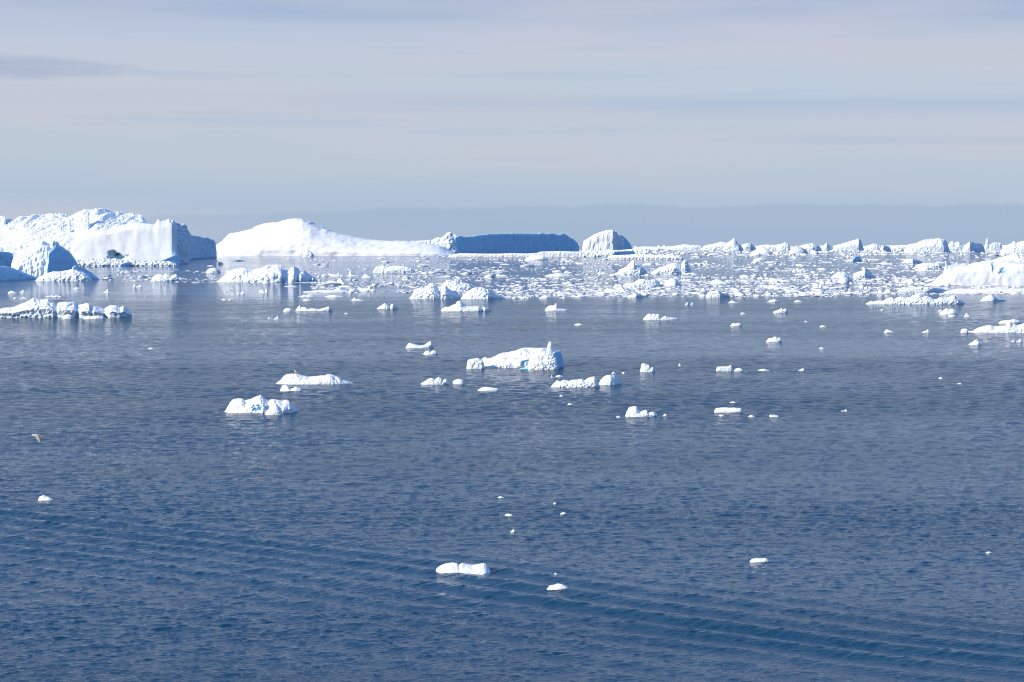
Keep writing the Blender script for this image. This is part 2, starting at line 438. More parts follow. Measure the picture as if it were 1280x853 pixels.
# ------------------------------------------------------------------ the great bergs on the skyline
# 1. big glacier berg at the left edge
b = root("iceberg", "huge sloping iceberg with streaked snow top, dark arch at its foot and blue shaded end", "iceberg", 90, 332)
part(b, "snowfield", [(-150, 300), (-80, 288), (-20, 284), (0, 283), (17, 281), (30, 278), (50, 275.5), (65, 274.5), (80, 274.5), (86, 275), (92, 276), (105, 270), (112, 271),
     (122, 267), (132, 268), (145, 272), (160, 274), (176, 275), (190, 279), (206, 282)], 331, label="snow top scored with diagonal crevasses", depth=.42,
     sec=[(-1, 0), (-.97, .22), (-.9, .42), (-.6, .6), (-.25, .82), (0, 1), (.6, .8), (1, 0)], amp=1.2, ns=12, creases=(.6, 60, 12, 8.0), seed=2, mat=M_BERG, q=6, res=1.5, back=60)
part(b, "ice_cliff", [(84, 324), (92, 308), (102, 297), (112, 291), (122, 289), (128, 286), (134, 287), (145, 283), (158, 281), (170, 278), (180, 279), (188, 280), (193, 281), (198, 274),
     (202, 276), (207, 276), (211, 275.5), (215, 278, 0), (219, 281, 3), (221, 283, 8)], 331.3, depth=.16,
     sec=[(-.97, 0), (-1, .12), (-.9, .3), (-.8, .55), (-.72, .85), (-.5, .98), (0, 1), (.8, .9), (1, 0)], amp=.7, ns=26, stretch=(1, 1, 1.6), kind='fbm', smooth=True, seed=5, mat=M_SNOW, q=18,
     dents=[(148, 322, 13, 6, 12), (141, 317, 7, 4, 7)], res=1.6)
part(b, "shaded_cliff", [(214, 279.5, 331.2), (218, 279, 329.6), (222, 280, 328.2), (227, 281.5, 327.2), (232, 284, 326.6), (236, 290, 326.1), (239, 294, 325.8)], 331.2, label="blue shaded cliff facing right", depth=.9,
     sec=SEC_SLAB, amp=.9, ns=5, stretch=(1, 1, 2.5), seed=7, mat=M_SHADE_BLUE, q=9, res=3, bases=True)
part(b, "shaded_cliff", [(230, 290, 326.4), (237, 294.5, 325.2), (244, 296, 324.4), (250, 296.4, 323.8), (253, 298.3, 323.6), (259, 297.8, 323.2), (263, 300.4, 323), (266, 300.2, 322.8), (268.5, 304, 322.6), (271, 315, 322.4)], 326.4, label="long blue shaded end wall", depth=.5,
     sec=SEC_SLAB, amp=1.6, ns=6, stretch=(1, 1, 2.5), seed=8, mat=M_SHADE_BLUE, q=9, res=3, bases=True)
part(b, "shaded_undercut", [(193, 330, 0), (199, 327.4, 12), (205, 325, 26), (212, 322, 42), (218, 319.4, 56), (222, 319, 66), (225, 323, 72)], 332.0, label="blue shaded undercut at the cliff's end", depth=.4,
     sec=SEC_CRAG, amp=.8, ns=5, seed=15, mat=M_SHADE_BLUE, q=9, res=3)
part(b, "crag", [(205, 282), (208, 276), (211, 273.6), (213.5, 276.5), (216, 275), (219, 278.5, 3), (223, 279, 8), (226, 281, 12), (229, 279.5, 14), (233, 283, 20), (236, 288, 24)], 330.0, label="jagged crest at the top of the cliff's end", depth=.5,
     sec=SEC_CRAG, amp=1.6, ns=4, kind='both', seed=16, mat=M_BERG, res=3)
part(b, "ice_foot", [(86, 330), (95, 325), (104, 326), (112, 323.5), (122, 325), (130, 323), (138, 324.5), (146, 324), (154, 326), (164, 325), (176, 327), (190, 326.5), (205, 327.5), (222, 328)], 333.2,
     label="rubble foot in front of the cliff, shaded on the right", depth=.10, sec=SEC_CRAG, amp=2.0, ns=4.5, seed=9, mat=M_BERG, res=2)
part(b, "shaded_foot", [(150, 331, 0), (160, 327.5, 14), (180, 326.8, 44), (200, 327.2, 76), (218, 327.8, 104), (224, 328.5, 112)], 333.4, label="low blue shaded ledge along the water", depth=.2, sec=SEC_SLAB, amp=.5, ns=5, seed=10, mat=M_SHADE_BLUE, q=9, res=2)
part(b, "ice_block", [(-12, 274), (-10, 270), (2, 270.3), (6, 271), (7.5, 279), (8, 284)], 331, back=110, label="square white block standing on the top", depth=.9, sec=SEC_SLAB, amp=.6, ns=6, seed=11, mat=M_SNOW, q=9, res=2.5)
part(b, "shaded_wall", [(-80, 312, -110), (-30, 313.5, -45), (0, 315, 0), (10, 315.6, 14), (15, 317, 22), (17, 322, 26)], 333.5, label="blue shaded step at the far left of its foot", depth=.2, sec=SEC_SLAB, amp=.8, ns=6, seed=14, mat=M_SHADE_BLUE, q=9, res=2)
part(b, "pinnacle", [(84, 285), (85.5, 274), (86.8, 271.8), (88, 275), (89, 284)], 331, back=90, depth=1, sec=SEC_CRAG, amp=.4, ns=3, seed=12, mat=M_SNOW, res=3)
part(b, "pinnacle", [(92, 280), (97, 273), (104, 270), (110, 266.8), (112.5, 270), (113, 281)], 331, back=90, label="tilted sharp crest", depth=.5, sec=SEC_CRAG, amp=.6, ns=3, seed=13, mat=M_SNOW, res=3)

# 2. steep pyramid berg before it
b = root("iceberg", "craggy pyramid-shaped iceberg with one blue shaded face, in front of the huge streaked berg", "iceberg", 60, 351)
part(b, "ice_tower", [(13, 331), (15, 325), (20, 321), (24, 316), (29, 312.5), (34, 312), (38, 309), (44, 305.5), (48, 301.5), (51, 303.5), (55, 302, 2), (59, 304.5, 0), (62, 305, 3), (66, 301.5), (71, 302.5, 5), (74, 305, 14), (78, 309, 24)], 345.5,
     depth=.55, sec=SEC_CRAG, amp=2.8, ns=9, stretch=(1, 1, 1.7), seed=21, mat=M_BERG, kind='both', res=2, q=4)
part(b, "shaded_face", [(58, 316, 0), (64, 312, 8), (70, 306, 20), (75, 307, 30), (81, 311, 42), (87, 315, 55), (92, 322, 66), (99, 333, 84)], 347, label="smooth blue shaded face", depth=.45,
     sec=[(-1, 0), (-.9, .6), (-.6, .9), (0, 1), (.7, .7), (1, 0)], amp=.7, ns=8, seed=22, mat=M_SHADE_BLUE, res=2, q=6)
part(b, "shaded_ledge", [(-40, 340, -60), (-20, 335, -30), (0, 333, 0), (8, 333.5, 12), (14, 335, 22), (26, 340, 40), (40, 345.5, 62), (52, 348.5, 80), (60, 350.5, 92)], 351, label="blue shaded sloping ledge", depth=.3, sec=SEC_SLAB, amp=.9, ns=7, seed=23, mat=M_SHADE_BLUE, res=2, q=9)
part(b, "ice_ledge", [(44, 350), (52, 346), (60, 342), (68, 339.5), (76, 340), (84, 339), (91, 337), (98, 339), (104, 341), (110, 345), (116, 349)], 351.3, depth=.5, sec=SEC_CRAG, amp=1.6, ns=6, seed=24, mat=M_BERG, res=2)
part(b, "shaded_face", [(88, 338, 0), (94, 332, 9), (104, 335, 30), (112, 339.5, 48), (119, 345, 62), (126, 350.5, 76)], 351, label="blue shaded tail", depth=.4, sec=SEC_CRAG, amp=1.0, ns=5, seed=25, mat=M_SHADE_BLUE, res=2)

# 3. dome berg
b = root("iceberg", "broad smooth snow dome iceberg on the skyline with a long low tail to the right", "iceberg", 415, 320)
part(b, "snow_dome", [(262, 312), (266, 302), (270, 299), (280, 296.5), (285, 293.5), (292, 292), (300, 290.5), (315, 286.5), (322, 282.5), (330, 280), (337, 279), (345, 278.8), (350, 278), (355, 276), (362, 274.2), (370, 273.6), (378, 274.2), (388, 277.5), (400, 283),
     (415, 289), (430, 293.2), (445, 297.4), (465, 300.3), (485, 301.6), (505, 302), (520, 303), (538, 304.5), (555, 308), (568, 313), (574, 317)], 320, depth=.34,
     sec=[(-1, 0), (-.985, .16), (-.9, .32), (-.6, .62), (-.25, .93), (0, 1), (.6, .85), (1, 0)], amp=1.6, ns=26, stretch=(1, 1, .6), creases=(1.2, 120, 30, 1.6), seed=31, mat=M_SNOW, kind='fbm', smooth=True, q=5, res=1.4)
part(b, "crag", [(455, 310), (462, 305), (470, 304), (474, 302.5), (482, 304), (495, 303.5), (505, 302.5), (525, 301.5), (534, 301.5), (541, 300), (547, 297), (551, 298), (556, 294.5), (560, 292), (563, 290.7), (566, 292.5), (570, 294), (572, 299), (573, 308)], 319,
     depth=.16, sec=SEC_CRAG, amp=1.8, ns=7, seed=32, mat=M_BERG, kind='both', res=2, dents=[(463, 309, 2.2, 2.5, 12)])
part(b, "shaded_notch", [(531, 314, 0), (533, 312.5, 6), (545, 312.3, 26), (552, 313, 36), (560, 314, 50), (566, 316, 58)], 318.6, label="small blue shaded step at the waterline", depth=.3, sec=SEC_SLAB, amp=.5, ns=3, seed=33, mat=M_SHADE_BLUE, res=2.4)
part(b, "boulder", [(378, 319.8), (381, 314.5), (385, 313.5), (389, 315), (393, 319.5)], 321, depth=.7, sec=SEC_CRAG, amp=.8, ns=3, seed=34, mat=M_BERG, res=3)

# 4. tabular berg in shade
b = root("iceberg", "long flat-topped iceberg whose whole face is in blue shade, in the centre of the skyline", "iceberg", 645, 318)
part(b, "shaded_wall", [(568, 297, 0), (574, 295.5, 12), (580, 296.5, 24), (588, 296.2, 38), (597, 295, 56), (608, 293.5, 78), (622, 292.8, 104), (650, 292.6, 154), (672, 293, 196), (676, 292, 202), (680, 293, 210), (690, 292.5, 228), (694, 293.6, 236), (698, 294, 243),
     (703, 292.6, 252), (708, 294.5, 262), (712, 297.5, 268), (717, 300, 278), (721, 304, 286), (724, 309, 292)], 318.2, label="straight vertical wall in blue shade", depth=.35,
     sec=[(-1, 0), (-.99, .45), (-.965, .6), (-.955, .93), (-.9, 1), (.8, 1), (1, 0)], amp=1.2, ns=8, stretch=(1, 1, 2.6), seed=41, mat=M_SHADE_BLUE, q=12, res=1.8, dents=[])
part(b, "sunlit_end", [(534, 317), (540, 312), (545, 303), (550, 299), (556, 296), (559, 291.2), (562, 290.5), (565, 293), (569, 293), (572, 296), (574, 304)], 317.6, label="jagged sunlit left end", depth=.5, sec=SEC_CRAG, amp=1.4, ns=5, seed=42, mat=M_BERG, kind='both', res=2.4)
one("ice_shelf", "low white strip of shelf ice along the foot of the flat-topped blue berg", "ice shelf", [(560, 318), (575, 317), (600, 317.5), (620, 317.6), (640, 317), (660, 317.4), (672, 316.6), (676, 315), (700, 314.4), (720, 315), (740, 314.6), (748, 317)], 321.5,
    depth=.10, amp=.6, ns=5, seed=44, mat=M_SNOW, sec=SEC_SLAB)

# 5. block berg right of it
b = root("iceberg", "hump-backed white iceberg with a blue shaded right side, standing alone on the skyline", "iceberg", 758, 320)
part(b, "ice_block", [(727, 316), (728, 304), (730, 301.5), (735, 299), (742, 294.5), (750, 291), (757, 289), (762, 288), (766, 288.2, 0), (769, 290, 4), (772, 294, 10)], 318.5, label="sunlit cliff", depth=.6,
     sec=SEC_SLAB, amp=.9, ns=7, stretch=(1, 1, 2), seed=51, mat=M_SNOW, res=2.4, q=6)
part(b, "shaded_side", [(762, 294, 0), (767, 292.5, 12), (773, 294.5, 26), (779, 296, 40), (784, 301, 52), (788, 306, 60), (790.5, 312, 66)], 316.5, label="blue shaded side", depth=.6, sec=SEC_SLAB, amp=.8, ns=5, seed=52, mat=M_SHADE_BLUE, res=2.4, q=8)
part(b, "crag", [(764, 294), (767, 289), (770, 289.5), (774, 296), (776, 294), (779, 296), (781, 301)], 318.4, depth=.5, sec=SEC_CRAG, amp=1.0, ns=3, seed=53, mat=M_BERG, res=3)
part(b, "ice_foot", [(722, 319), (728, 315), (740, 313), (752, 314), (764, 312), (772, 313.5), (800, 311.5), (815, 313), (818, 318)], 321.5, depth=.14, sec=SEC_CRAG, amp=1.4, ns=4, seed=54, mat=M_BERG, res=2.4)
part(b, "shaded_foot", [(764, 318, 0), (768, 315, 8), (778, 314.5, 26), (790, 314, 46), (804, 313.6, 72), (814, 314.4, 90), (817, 317, 95)], 321.8, label="blue shaded step", depth=.2, sec=SEC_SLAB, amp=.7, ns=4, seed=55, mat=M_SHADE_BLUE, res=2.4)
one("ice_shelf", "low white shelf of ice reaching right from below the hump-backed berg", "ice shelf", [(757, 322), (765, 319.5), (785, 319), (800, 317.5), (812, 318.5), (830, 319), (850, 320), (856, 322)], 324.5, depth=.12, amp=.9, ns=4, seed=56, mat=M_SNOW, sec=SEC_CRAG, res=2)

# 6. big white berg at the right edge
b = root("iceberg", "large bright white iceberg with low front slab and blue hollows, cut by the right edge", "iceberg", 1250, 357)
part(b, "ice_slab", [(1159, 355), (1166, 350), (1172, 346), (1179, 342), (1181, 334), (1182.4, 325), (1185, 328.5), (1192, 330), (1200, 330.5), (1210, 330.8), (1217, 329), (1226, 327.5), (1240, 327), (1262, 326), (1290, 329), (1320, 338), (1345, 348), (1360, 356)], 357,
     depth=.5, sec=[(-1, 0), (-.98, .3), (-.93, .62), (-.8, .9), (-.5, 1), (.6, .95), (1, 0)], amp=1.2, ns=20, stretch=(1, 1, 1.2), seed=61, mat=M_SNOW, kind='fbm', smooth=True, q=6, res=1.8, dents=[(1243, 334, 4, 8, 2.5), (1256, 339, 9, 5, 2.5)])
part(b, "back_ridge", [(1216, 332), (1228, 327), (1240, 326), (1250, 322), (1260, 319.5), (1269, 317), (1274, 320), (1280, 321), (1292, 318), (1310, 321), (1340, 336), (1350, 344)], 350, depth=.4, sec=SEC_CRAG, amp=2, ns=9, seed=62, mat=M_BERG, kind='both', res=2)

# ------------------------------------------------------------------ far ridge of bergs on the right skyline
far = [
    ("low far iceberg with a rounded left hump, right of the hump-backed berg on the skyline", [(832, 310), (842, 307.5), (850, 306), (856, 304.8), (862, 306), (872, 306.3), (880, 308)], 312.4),
    ("far white iceberg with a bumpy back, just left of the sharp skyline peak", [(876, 309), (884, 306), (892, 304.5), (898, 303), (901, 301.5), (905, 302), (910, 303.5), (913, 307)], 312.6),
    ("sharpest small white peak on the right half of the skyline", [(903, 311), (909, 303), (914, 299.5), (917.5, 296.3), (920, 299), (923, 304), (927, 308, 8), (930, 312, 12)], 314),
    ("small far iceberg with a blue shaded right face just right of the sharp skyline peak", [(925, 309), (929, 305), (933, 304), (938, 303, 4), (941, 306, 16), (944, 309, 26), (946, 312, 32)], 313),
    ("long low far ice ridge between the sharp peak and the round white knob", [(944, 309), (952, 306), (960, 305.5), (970, 306), (978, 304.5), (983, 305)], 312.2),
    ("round white knob of far ice on the skyline, mid-way along the right ridge", [(972, 308), (978, 304), (981, 302.8), (985, 304), (988, 309)], 312.8),
    ("broad hummocky far iceberg with a small dark foot, left of the slanting wedge berg", [(996, 309), (1004, 306), (1010, 304.3), (1016, 303.8), (1021, 306, 6), (1027, 309, 20)], 314.5),
    ("tiny pointed far iceberg at the left foot of the slanting wedge berg", [(1028, 309), (1031, 305), (1033.5, 303.2), (1036, 306, 4), (1042, 308, 16)], 313.2),
    ("slanting wedge-shaped far iceberg with a steep blue shaded right face", [(1040, 308), (1048, 305.5), (1056, 303), (1064, 300.5), (1070, 298.5), (1073.5, 297, 0), (1076, 300, 14), (1079, 306, 28), (1080, 309, 32)], 313.2),
    ("low far iceberg with twin soft humps right of the slanting wedge berg", [(1080, 309), (1087, 306), (1092, 304), (1096, 305), (1102, 306.5, 5), (1108, 309, 20)], 313.4),
    ("low far lump of ice with a blue right shadow, between twin humps and white table", [(1100, 310), (1104, 306.5), (1110, 308, 10), (1114, 311, 24)], 314.6),
    ("thin low far ice strip left of the largest far right berg", [(1112, 308), (1122, 306.5), (1130, 306), (1138, 307)], 311.6),
    ("largest far iceberg on the right skyline, rounded, with blue patches at its right end", [(1130, 308), (1137, 305), (1146, 303.6), (1150, 301), (1156, 298.6), (1164, 297.6), (1174, 297), (1180, 298), (1184, 300, 8), (1187, 303, 22)], 316),
    ("far iceberg with two small peaks touching the largest far right berg", [(1184, 307), (1189, 301.5), (1191, 300.5), (1193, 303), (1198, 301.5), (1202, 305), (1206, 308)], 313.4),
    ("flat far iceberg with a dark sloping right shoulder, left of the white spire", [(1203, 309), (1208, 305), (1212, 301.3), (1216, 302, 8), (1224, 303.5, 24), (1231, 306.5, 40)], 315),
    ("thin upright white spire of far ice on the right skyline", [(1231.5, 309), (1232.4, 299), (1234, 296.8), (1235.6, 299), (1237, 308)], 313.5),
    ("square white far ice table just right of the thin spire", [(1236, 308), (1241, 303.3), (1246, 302.8), (1251, 303.5), (1253, 309)], 314.4),
    ("far white iceberg running out of the right edge of the skyline", [(1250, 309), (1262, 305), (1268, 300.5), (1271, 303), (1278, 300.5), (1290, 299), (1310, 303), (1322, 310)], 316.6),
]
far += [
    ("long thin strip of ice on the horizon behind the low rounded hump", [(792, 309.5), (805, 308), (820, 308.4), (835, 307.6), (858, 308), (880, 309)], 311.2),
    ("long thin strip of ice on the horizon behind the sharp peak's right foot", [(900, 308.5), (925, 307.4), (950, 307), (975, 307.6), (1003, 308.5)], 311.0),
    ("long thin strip of ice on the horizon left of and behind the slanting wedge", [(985, 308.6), (1003, 307.2), (1030, 306.8), (1050, 307.4), (1076, 308.6)], 311.0),
    ("long thin strip of ice on the horizon behind the twin soft humps", [(1060, 308.5), (1090, 307), (1115, 306.6), (1140, 307.5), (1160, 308.5)], 311.0),
    ("long thin strip of ice on the horizon behind the white spire and table", [(1170, 308.4), (1200, 306.4), (1228, 306), (1260, 306), (1300, 307)], 311.0),
]
for i, (lb, cols, yb) in enumerate(far):
    cols = [(c[0], 310 - (310 - c[1]) * .9, c[2] * .4 if len(c) > 2 else 0.0) for c in cols]
    one("iceberg", lb, "iceberg", cols, yb, "icebergs along the right skyline", depth=.35, sec=SEC_CRAG if i not in (15, 16) else SEC_SLAB, amp=.55, ns=5, seed=70 + i, mat=M_BERG, kind='both', res=2.4)

# ------------------------------------------------------------------ bergy bits and floes with a shape of their own
B = M_BERG; Fm = M_FLOE
L = [
 # name, label, category, material, cols, base row, extra
 ("ice_floe", "long jagged ice floe with blue undercut sides at the left edge, below the pyramid berg", M_BERG, [(-40, 388), (-20, 384), (0, 386), (8, 384.5), (20, 383.5), (30, 379), (37, 375.5), (42, 372.8), (45, 374), (50, 375), (60, 374), (66, 377), (70, 381, 4), (74, 378.5), (82, 377.5), (92, 378, 2),
   (96, 381, 10), (102, 381), (107, 379.5), (111, 379.5), (113, 385, 5), (118, 383), (126, 384, 8), (131, 386, 12), (138, 381.5, 0), (145, 382), (150, 384.5), (154, 380), (160, 381.5), (164, 381), (165, 386)], 397.3, dict(depth=.3, q=4, sec=[(-.90, 0), (-.91, .2), (-1, .5), (-.85, .62), (-.5, .72), (-.1, .95), (0, 1), (.6, .6), (1, 0)], amp=2.1, ns=7, kind='both', res=2.2)),
 ("ice_chunk", "small white lump of ice in front of the long jagged floe at left", Fm, [(78, 397), (81, 394), (85, 393), (90, 394.5), (91, 398)], 399, {}),
 ("ice_chunk", "low white sliver in front of the right half of the long jagged floe", Fm, [(104, 397), (110, 394.8), (116, 395.5), (124, 394.8), (132, 397)], 398.8, {}),
 ("ice_floe", "rough white floe with blue blocks at its right end, below the snow dome", B, [(270, 351), (276, 346), (285, 340), (295, 336.5), (303, 335), (310, 336.5), (318, 337.5), (327, 335), (333, 332), (342, 331), (351, 330.8), (353, 337, 12), (360, 338.5, 4), (367, 334, 0), (372, 335.5, 9), (376, 340), (380, 339, 5), (388, 341, 16), (391, 340.5, 6), (394, 342, 14), (396, 348, 18)], 352.8,
   dict(depth=.4, sec=SEC_CRAG, amp=2.4, ns=8, kind='both', res=2.2)),
 ("ice_floe", "knobbly white floe between the huge berg's shaded end and the rough floe below the dome", B, [(188, 350), (192, 346), (200, 343), (205, 344), (208, 342.3), (214, 345), (220, 343), (225, 348)], 351.5, dict(sec=SEC_CRAG, amp=1.3, ns=4)),
 ("ice_floe", "small white floe with blue right tip just behind the knobbly one", B, [(257, 339), (262, 336), (268, 335), (272, 337), (276, 338, 8)], 341, dict(sec=SEC_CRAG)),
 ("ice_floe", "long humped white floe with a dotted right end, in open water below the dome's tail", B, [(466, 339), (467.5, 334.5), (470.5, 332.5), (474, 334), (479, 331), (485, 334), (492, 332.8), (505, 333), (513, 335.5), (518, 338), (520, 340)], 341, dict(depth=.25, sec=SEC_CRAG, amp=1.3, ns=5)),
 ("ice_floe", "tumbled heap of angular white ice blocks at the front edge of the drift ice", B, [(511, 372), (516, 368), (519, 362.5), (525, 360), (530, 361.5), (534, 357), (538, 354), (542, 355), (545, 361, 5), (550, 365, 6), (553, 359), (557, 357.5), (562, 363, 5), (567, 365, 7), (573, 368, 9), (577, 371, 10)], 373.5, dict(depth=.5, sec=SEC_CRAG, amp=3.0, ns=5.5, kind='both', res=2.6)),
 ("ice_floe", "rubble of ice blocks behind the tumbled heap", B, [(548, 361), (553, 355), (560, 351), (566, 352), (572, 350.5), (580, 354), (588, 356), (594, 360)], 363.5, dict(depth=.5, sec=SEC_CRAG, amp=2.4, ns=5, kind='both', res=2.4)),
 ("ice_floe", "rounded white mound with a blue tail to the right of the tumbled heap", B, [(576, 371), (583, 366), (590, 360.5), (596, 359.3), (603, 360), (610, 362.5), (614, 365, 5), (617, 368, 14), (624, 369, 28), (632, 371.5, 42)], 374, dict(depth=.5, sec=SEC_CRAG, amp=1.9, ns=5, kind='both', res=2.6)),
 ("ice_floe", "white peaked floe with a single central spike, in the drift ice below the hump-backed berg", B, [(769, 342), (775, 337), (783, 334), (787, 330), (790, 326.5), (792.5, 325.3), (794, 332), (800, 333), (804, 335, 4), (807, 338, 9), (812, 342, 16)], 343.6, dict(depth=.45, sec=SEC_CRAG, amp=1.5, ns=5, kind='both', res=2.6)),
 ("ice_floe", "white floe rising to a split blue-veined knob at right, beside the spiked floe", B, [(812, 341), (818, 338), (821, 336.5), (825, 334), (832, 333), (838, 330), (843, 328.5), (847, 329, 2), (851, 331.5, 5), (853, 328, 1), (856, 325, 0), (860, 326, 2), (862, 332, 5), (865, 341, 7)], 342, dict(depth=.4, sec=SEC_CRAG, amp=1.8, ns=4.5, kind='both', res=2.6)),
 ("ice_floe", "thick white slab of ice with stepped top in the drift ice below the spiked floe", B, [(777, 358), (779, 355), (790, 354), (800, 353.5), (805, 350.5), (813, 351), (817, 350), (824, 351), (827, 356)], 359.6, dict(depth=.35, sec=SEC_SLAB, amp=1.0, ns=5, res=2.4)),
 ("ice_floe", "smooth white half-dome floe right of the stepped slab", B, [(829, 355), (834, 351), (840, 348.4), (844, 349.5), (849, 353.5, 4), (853, 356.5, 12)], 357.2, dict(depth=.6, sec=SEC_DOME, amp=.7)),
 ("ice_floe", "square white block with a blue notch on its right, at the drift ice's front edge", B, [(882, 370), (884, 366), (893, 364.5), (897, 363.5), (900, 365), (904, 367.5, 7), (909, 368, 16), (913, 369, 20)], 372, dict(depth=.5, sec=SEC_SLAB, amp=1.1, ns=4, res=2.6)),
 ("ice_floe", "low white floe with a dark blue end on the drift edge under the spiked floe", B, [(784, 370), (789, 369), (795, 367.5), (800, 368, 5), (806, 370, 16)], 371.8, dict(depth=.5)),
 ("ice_floe", "two-part ice floe with slanting right wedge in blue shade, below the slanting wedge berg", B, [(1039, 345), (1041, 342.5), (1047, 340.5), (1055, 341), (1060, 342.5, 6), (1066, 346, 14), (1069, 341.5, 0), (1076, 339, 0), (1081, 336, 0), (1084, 336.6, 7), (1089, 341, 20), (1095, 346.5, 34)], 347.8, dict(depth=.4, sec=SEC_CRAG, amp=1.5, ns=5, kind='both', res=2.6)),
 ("ice_floe", "small dark blue ice lump with a white left skirt in the far drift ice", M_SHADE_BLUE, [(1058, 325.5), (1066, 323.5), (1069, 321, 5), (1074, 321.2, 16), (1078, 325, 26)], 326.8, dict(depth=.5, amp=.7)),
 ("ice_floe", "pale floe with soft humps left of the big right-edge berg", B, [(1142, 334), (1147, 331), (1154, 329.5), (1160, 329), (1168, 329.5), (1174, 329.5), (1178, 334, 8)], 335.4, dict(depth=.4, sec=SEC_CRAG, amp=1.1, ns=4)),
 ("ice_floe", "small pale floe with blue right side behind the soft-humped one", B, [(1127, 327), (1134, 324.5), (1141, 324), (1147, 325.5, 8), (1154, 328, 24)], 329, dict(depth=.4, sec=SEC_CRAG)),
 ("ice_floe", "long flat floe with a deep blue wedge, in front of the big right-edge berg", B, [(1121, 364), (1126, 360.5), (1140, 360), (1152, 358.5), (1160, 359.5), (1166, 360, 2), (1175, 361, 26), (1187, 364, 56)], 365.6, dict(depth=.35, sec=SEC_SLAB, amp=1.1, ns=5, res=2.2)),
 ("ice_floe", "low white strip of floe along the waterline of the big right-edge berg", Fm, [(1180, 363), (1200, 361), (1225, 361.5), (1245, 360), (1262, 361), (1290, 361), (1310, 364)], 366, dict(depth=.2, amp=.8)),
 ("ice_floe", "long row of lumpy notched white ice, in open water below the big right-edge berg", B, [(1082, 378.5), (1085, 375.5), (1088, 374), (1092, 376.5), (1105, 376), (1110, 373), (1115, 372), (1118, 374.5), (1121, 372.5), (1126, 371), (1132, 372.5), (1138, 372), (1141, 369.5), (1146, 368), (1150, 368.4), (1153, 371), (1158, 370.4), (1162, 371.5), (1167, 374), (1171, 374.5),
   (1175, 371.5), (1180, 372.5), (1187, 372), (1193, 369), (1198, 371), (1202, 374, 6), (1206, 377, 12)], 380.6, dict(depth=.22, sec=SEC_CRAG, amp=1.8, ns=4, kind='both', res=2.4)),
 ("ice_floe", "white bump with a long thin dark tail right of the lumpy row", B, [(1225, 375.5), (1230, 372), (1235, 370), (1239, 369), (1242, 371), (1246, 373, 5), (1258, 375, 18)], 376.4, dict(depth=.4, sec=SEC_CRAG)),
 ("ice_floe", "rounded white floe with a peaked left side, below the right part of the lumpy row", Fm, [(1174, 391), (1179, 389), (1183, 385.3), (1186, 386.6), (1191, 386.4), (1195, 388.4), (1197.5, 391)], 393.2, dict(depth=.6, sec=SEC_DOME)),
 ("ice_floe", "long wedge of rough white ice running out of the right edge", Fm, [(1208, 413), (1215, 413.4), (1225, 409.5), (1232, 407.4), (1238, 406.8), (1243, 408.5), (1250, 408), (1257, 407.3), (1259, 404), (1262, 402.5), (1265, 405), (1272, 406.5), (1280, 404.5), (1292, 403), (1310, 406), (1325, 413)], 416, dict(depth=.35, sec=SEC_CRAG, amp=1.5, ns=5, kind='both', res=2.4)),
 ("ice_chunk", "small round white block touching the left tip of the long wedge at the right edge", Fm, [(1200.5, 414), (1202, 411.5), (1206, 411), (1209.5, 411.6), (1210.5, 415)], 416, dict(depth=.8, sec=SEC_DOME, amp=.5)),
 ("ice_floe", "flat pale floe tucked behind the long wedge at the right edge", Fm, [(1248, 402), (1255, 400.8), (1263, 400.6), (1267, 399), (1274, 401), (1277, 403)], 404.4, dict(depth=.5)),
 # mid water
 ("ice_floe", "low thin floe with a knob at one end, right beside an oval white chunk", Fm, [(369, 388), (371, 384), (374, 382), (376, 384), (382, 384.5), (386, 386.5), (391, 385.5), (399, 387), (404, 385.5), (411, 383.6), (415, 383.5, 3), (416.5, 387, 8)], 388.8, dict(depth=.35, sec=SEC_CRAG, amp=.8, ns=4, res=2.4)),
 ("ice_chunk", "oval white chunk just left of the low floe with a knob", Fm, [(354, 388), (357, 386), (361, 385.2), (365, 387)], 389.4, dict(sec=SEC_DOME, amp=.4)),
 ("ice_floe", "small twin-wedge floe with shaded right slope, between the knobbed floe and the tumbled heap", Fm, [(471, 385), (476, 382.5), (481, 379.3), (484, 381), (487, 384, 6), (489, 381, 0), (491, 380.2), (495, 383, 5), (500, 385.5, 12)], 386.4, dict(depth=.4, sec=SEC_CRAG, amp=.7, ns=4, res=2.6)),
 ("ice_floe", "flat floe carrying one small white peak, with dark blue tip, just below the tumbled heap", Fm, [(551, 387), (553, 384), (556, 383.2), (561, 384.2), (566, 381.5), (570, 380), (572, 377), (575, 376), (578, 379.5), (582, 382.5), (592, 383.6), (598, 383), (603, 383.5, 7), (606, 384.5, 3), (612, 383.5, 9), (614, 386, 14)], 389.2, dict(depth=.4, sec=SEC_CRAG, amp=.9, ns=4, res=2.6)),
 ("ice_floe", "small white floe with a leaning blade of ice, behind the biggest bright floe", Fm, [(681, 386), (683, 384), (687, 382.4), (691, 382), (693, 382.6), (694.6, 379), (695.6, 379.6), (696, 384), (700, 385.4), (704, 386.6), (711, 387)], 388.4, dict(depth=.45, sec=SEC_CRAG, amp=.5, ns=3, res=3)),
 ("ice_floe", "rounded ragged floe with a dark pit and a thin string of ice to its right", Fm, [(803, 399), (806, 396), (810, 393), (812, 392.2), (815, 393.8), (817, 392), (820, 393.5), (823, 392.6), (824, 394), (825, 398), (829, 396.6), (832, 395), (835, 397), (842, 397.6), (848, 397.4)], 399.8, dict(depth=.4, sec=SEC_CRAG, amp=.9, ns=3, res=3)),
 ("ice_floe", "jagged little crown of ice under the drift edge, right of centre", Fm, [(966, 390), (971, 388.4), (975, 387), (977, 385.4), (979, 387), (982, 386), (985, 389)], 391, dict(depth=.5, sec=SEC_CRAG, amp=.6, ns=3, res=3)),
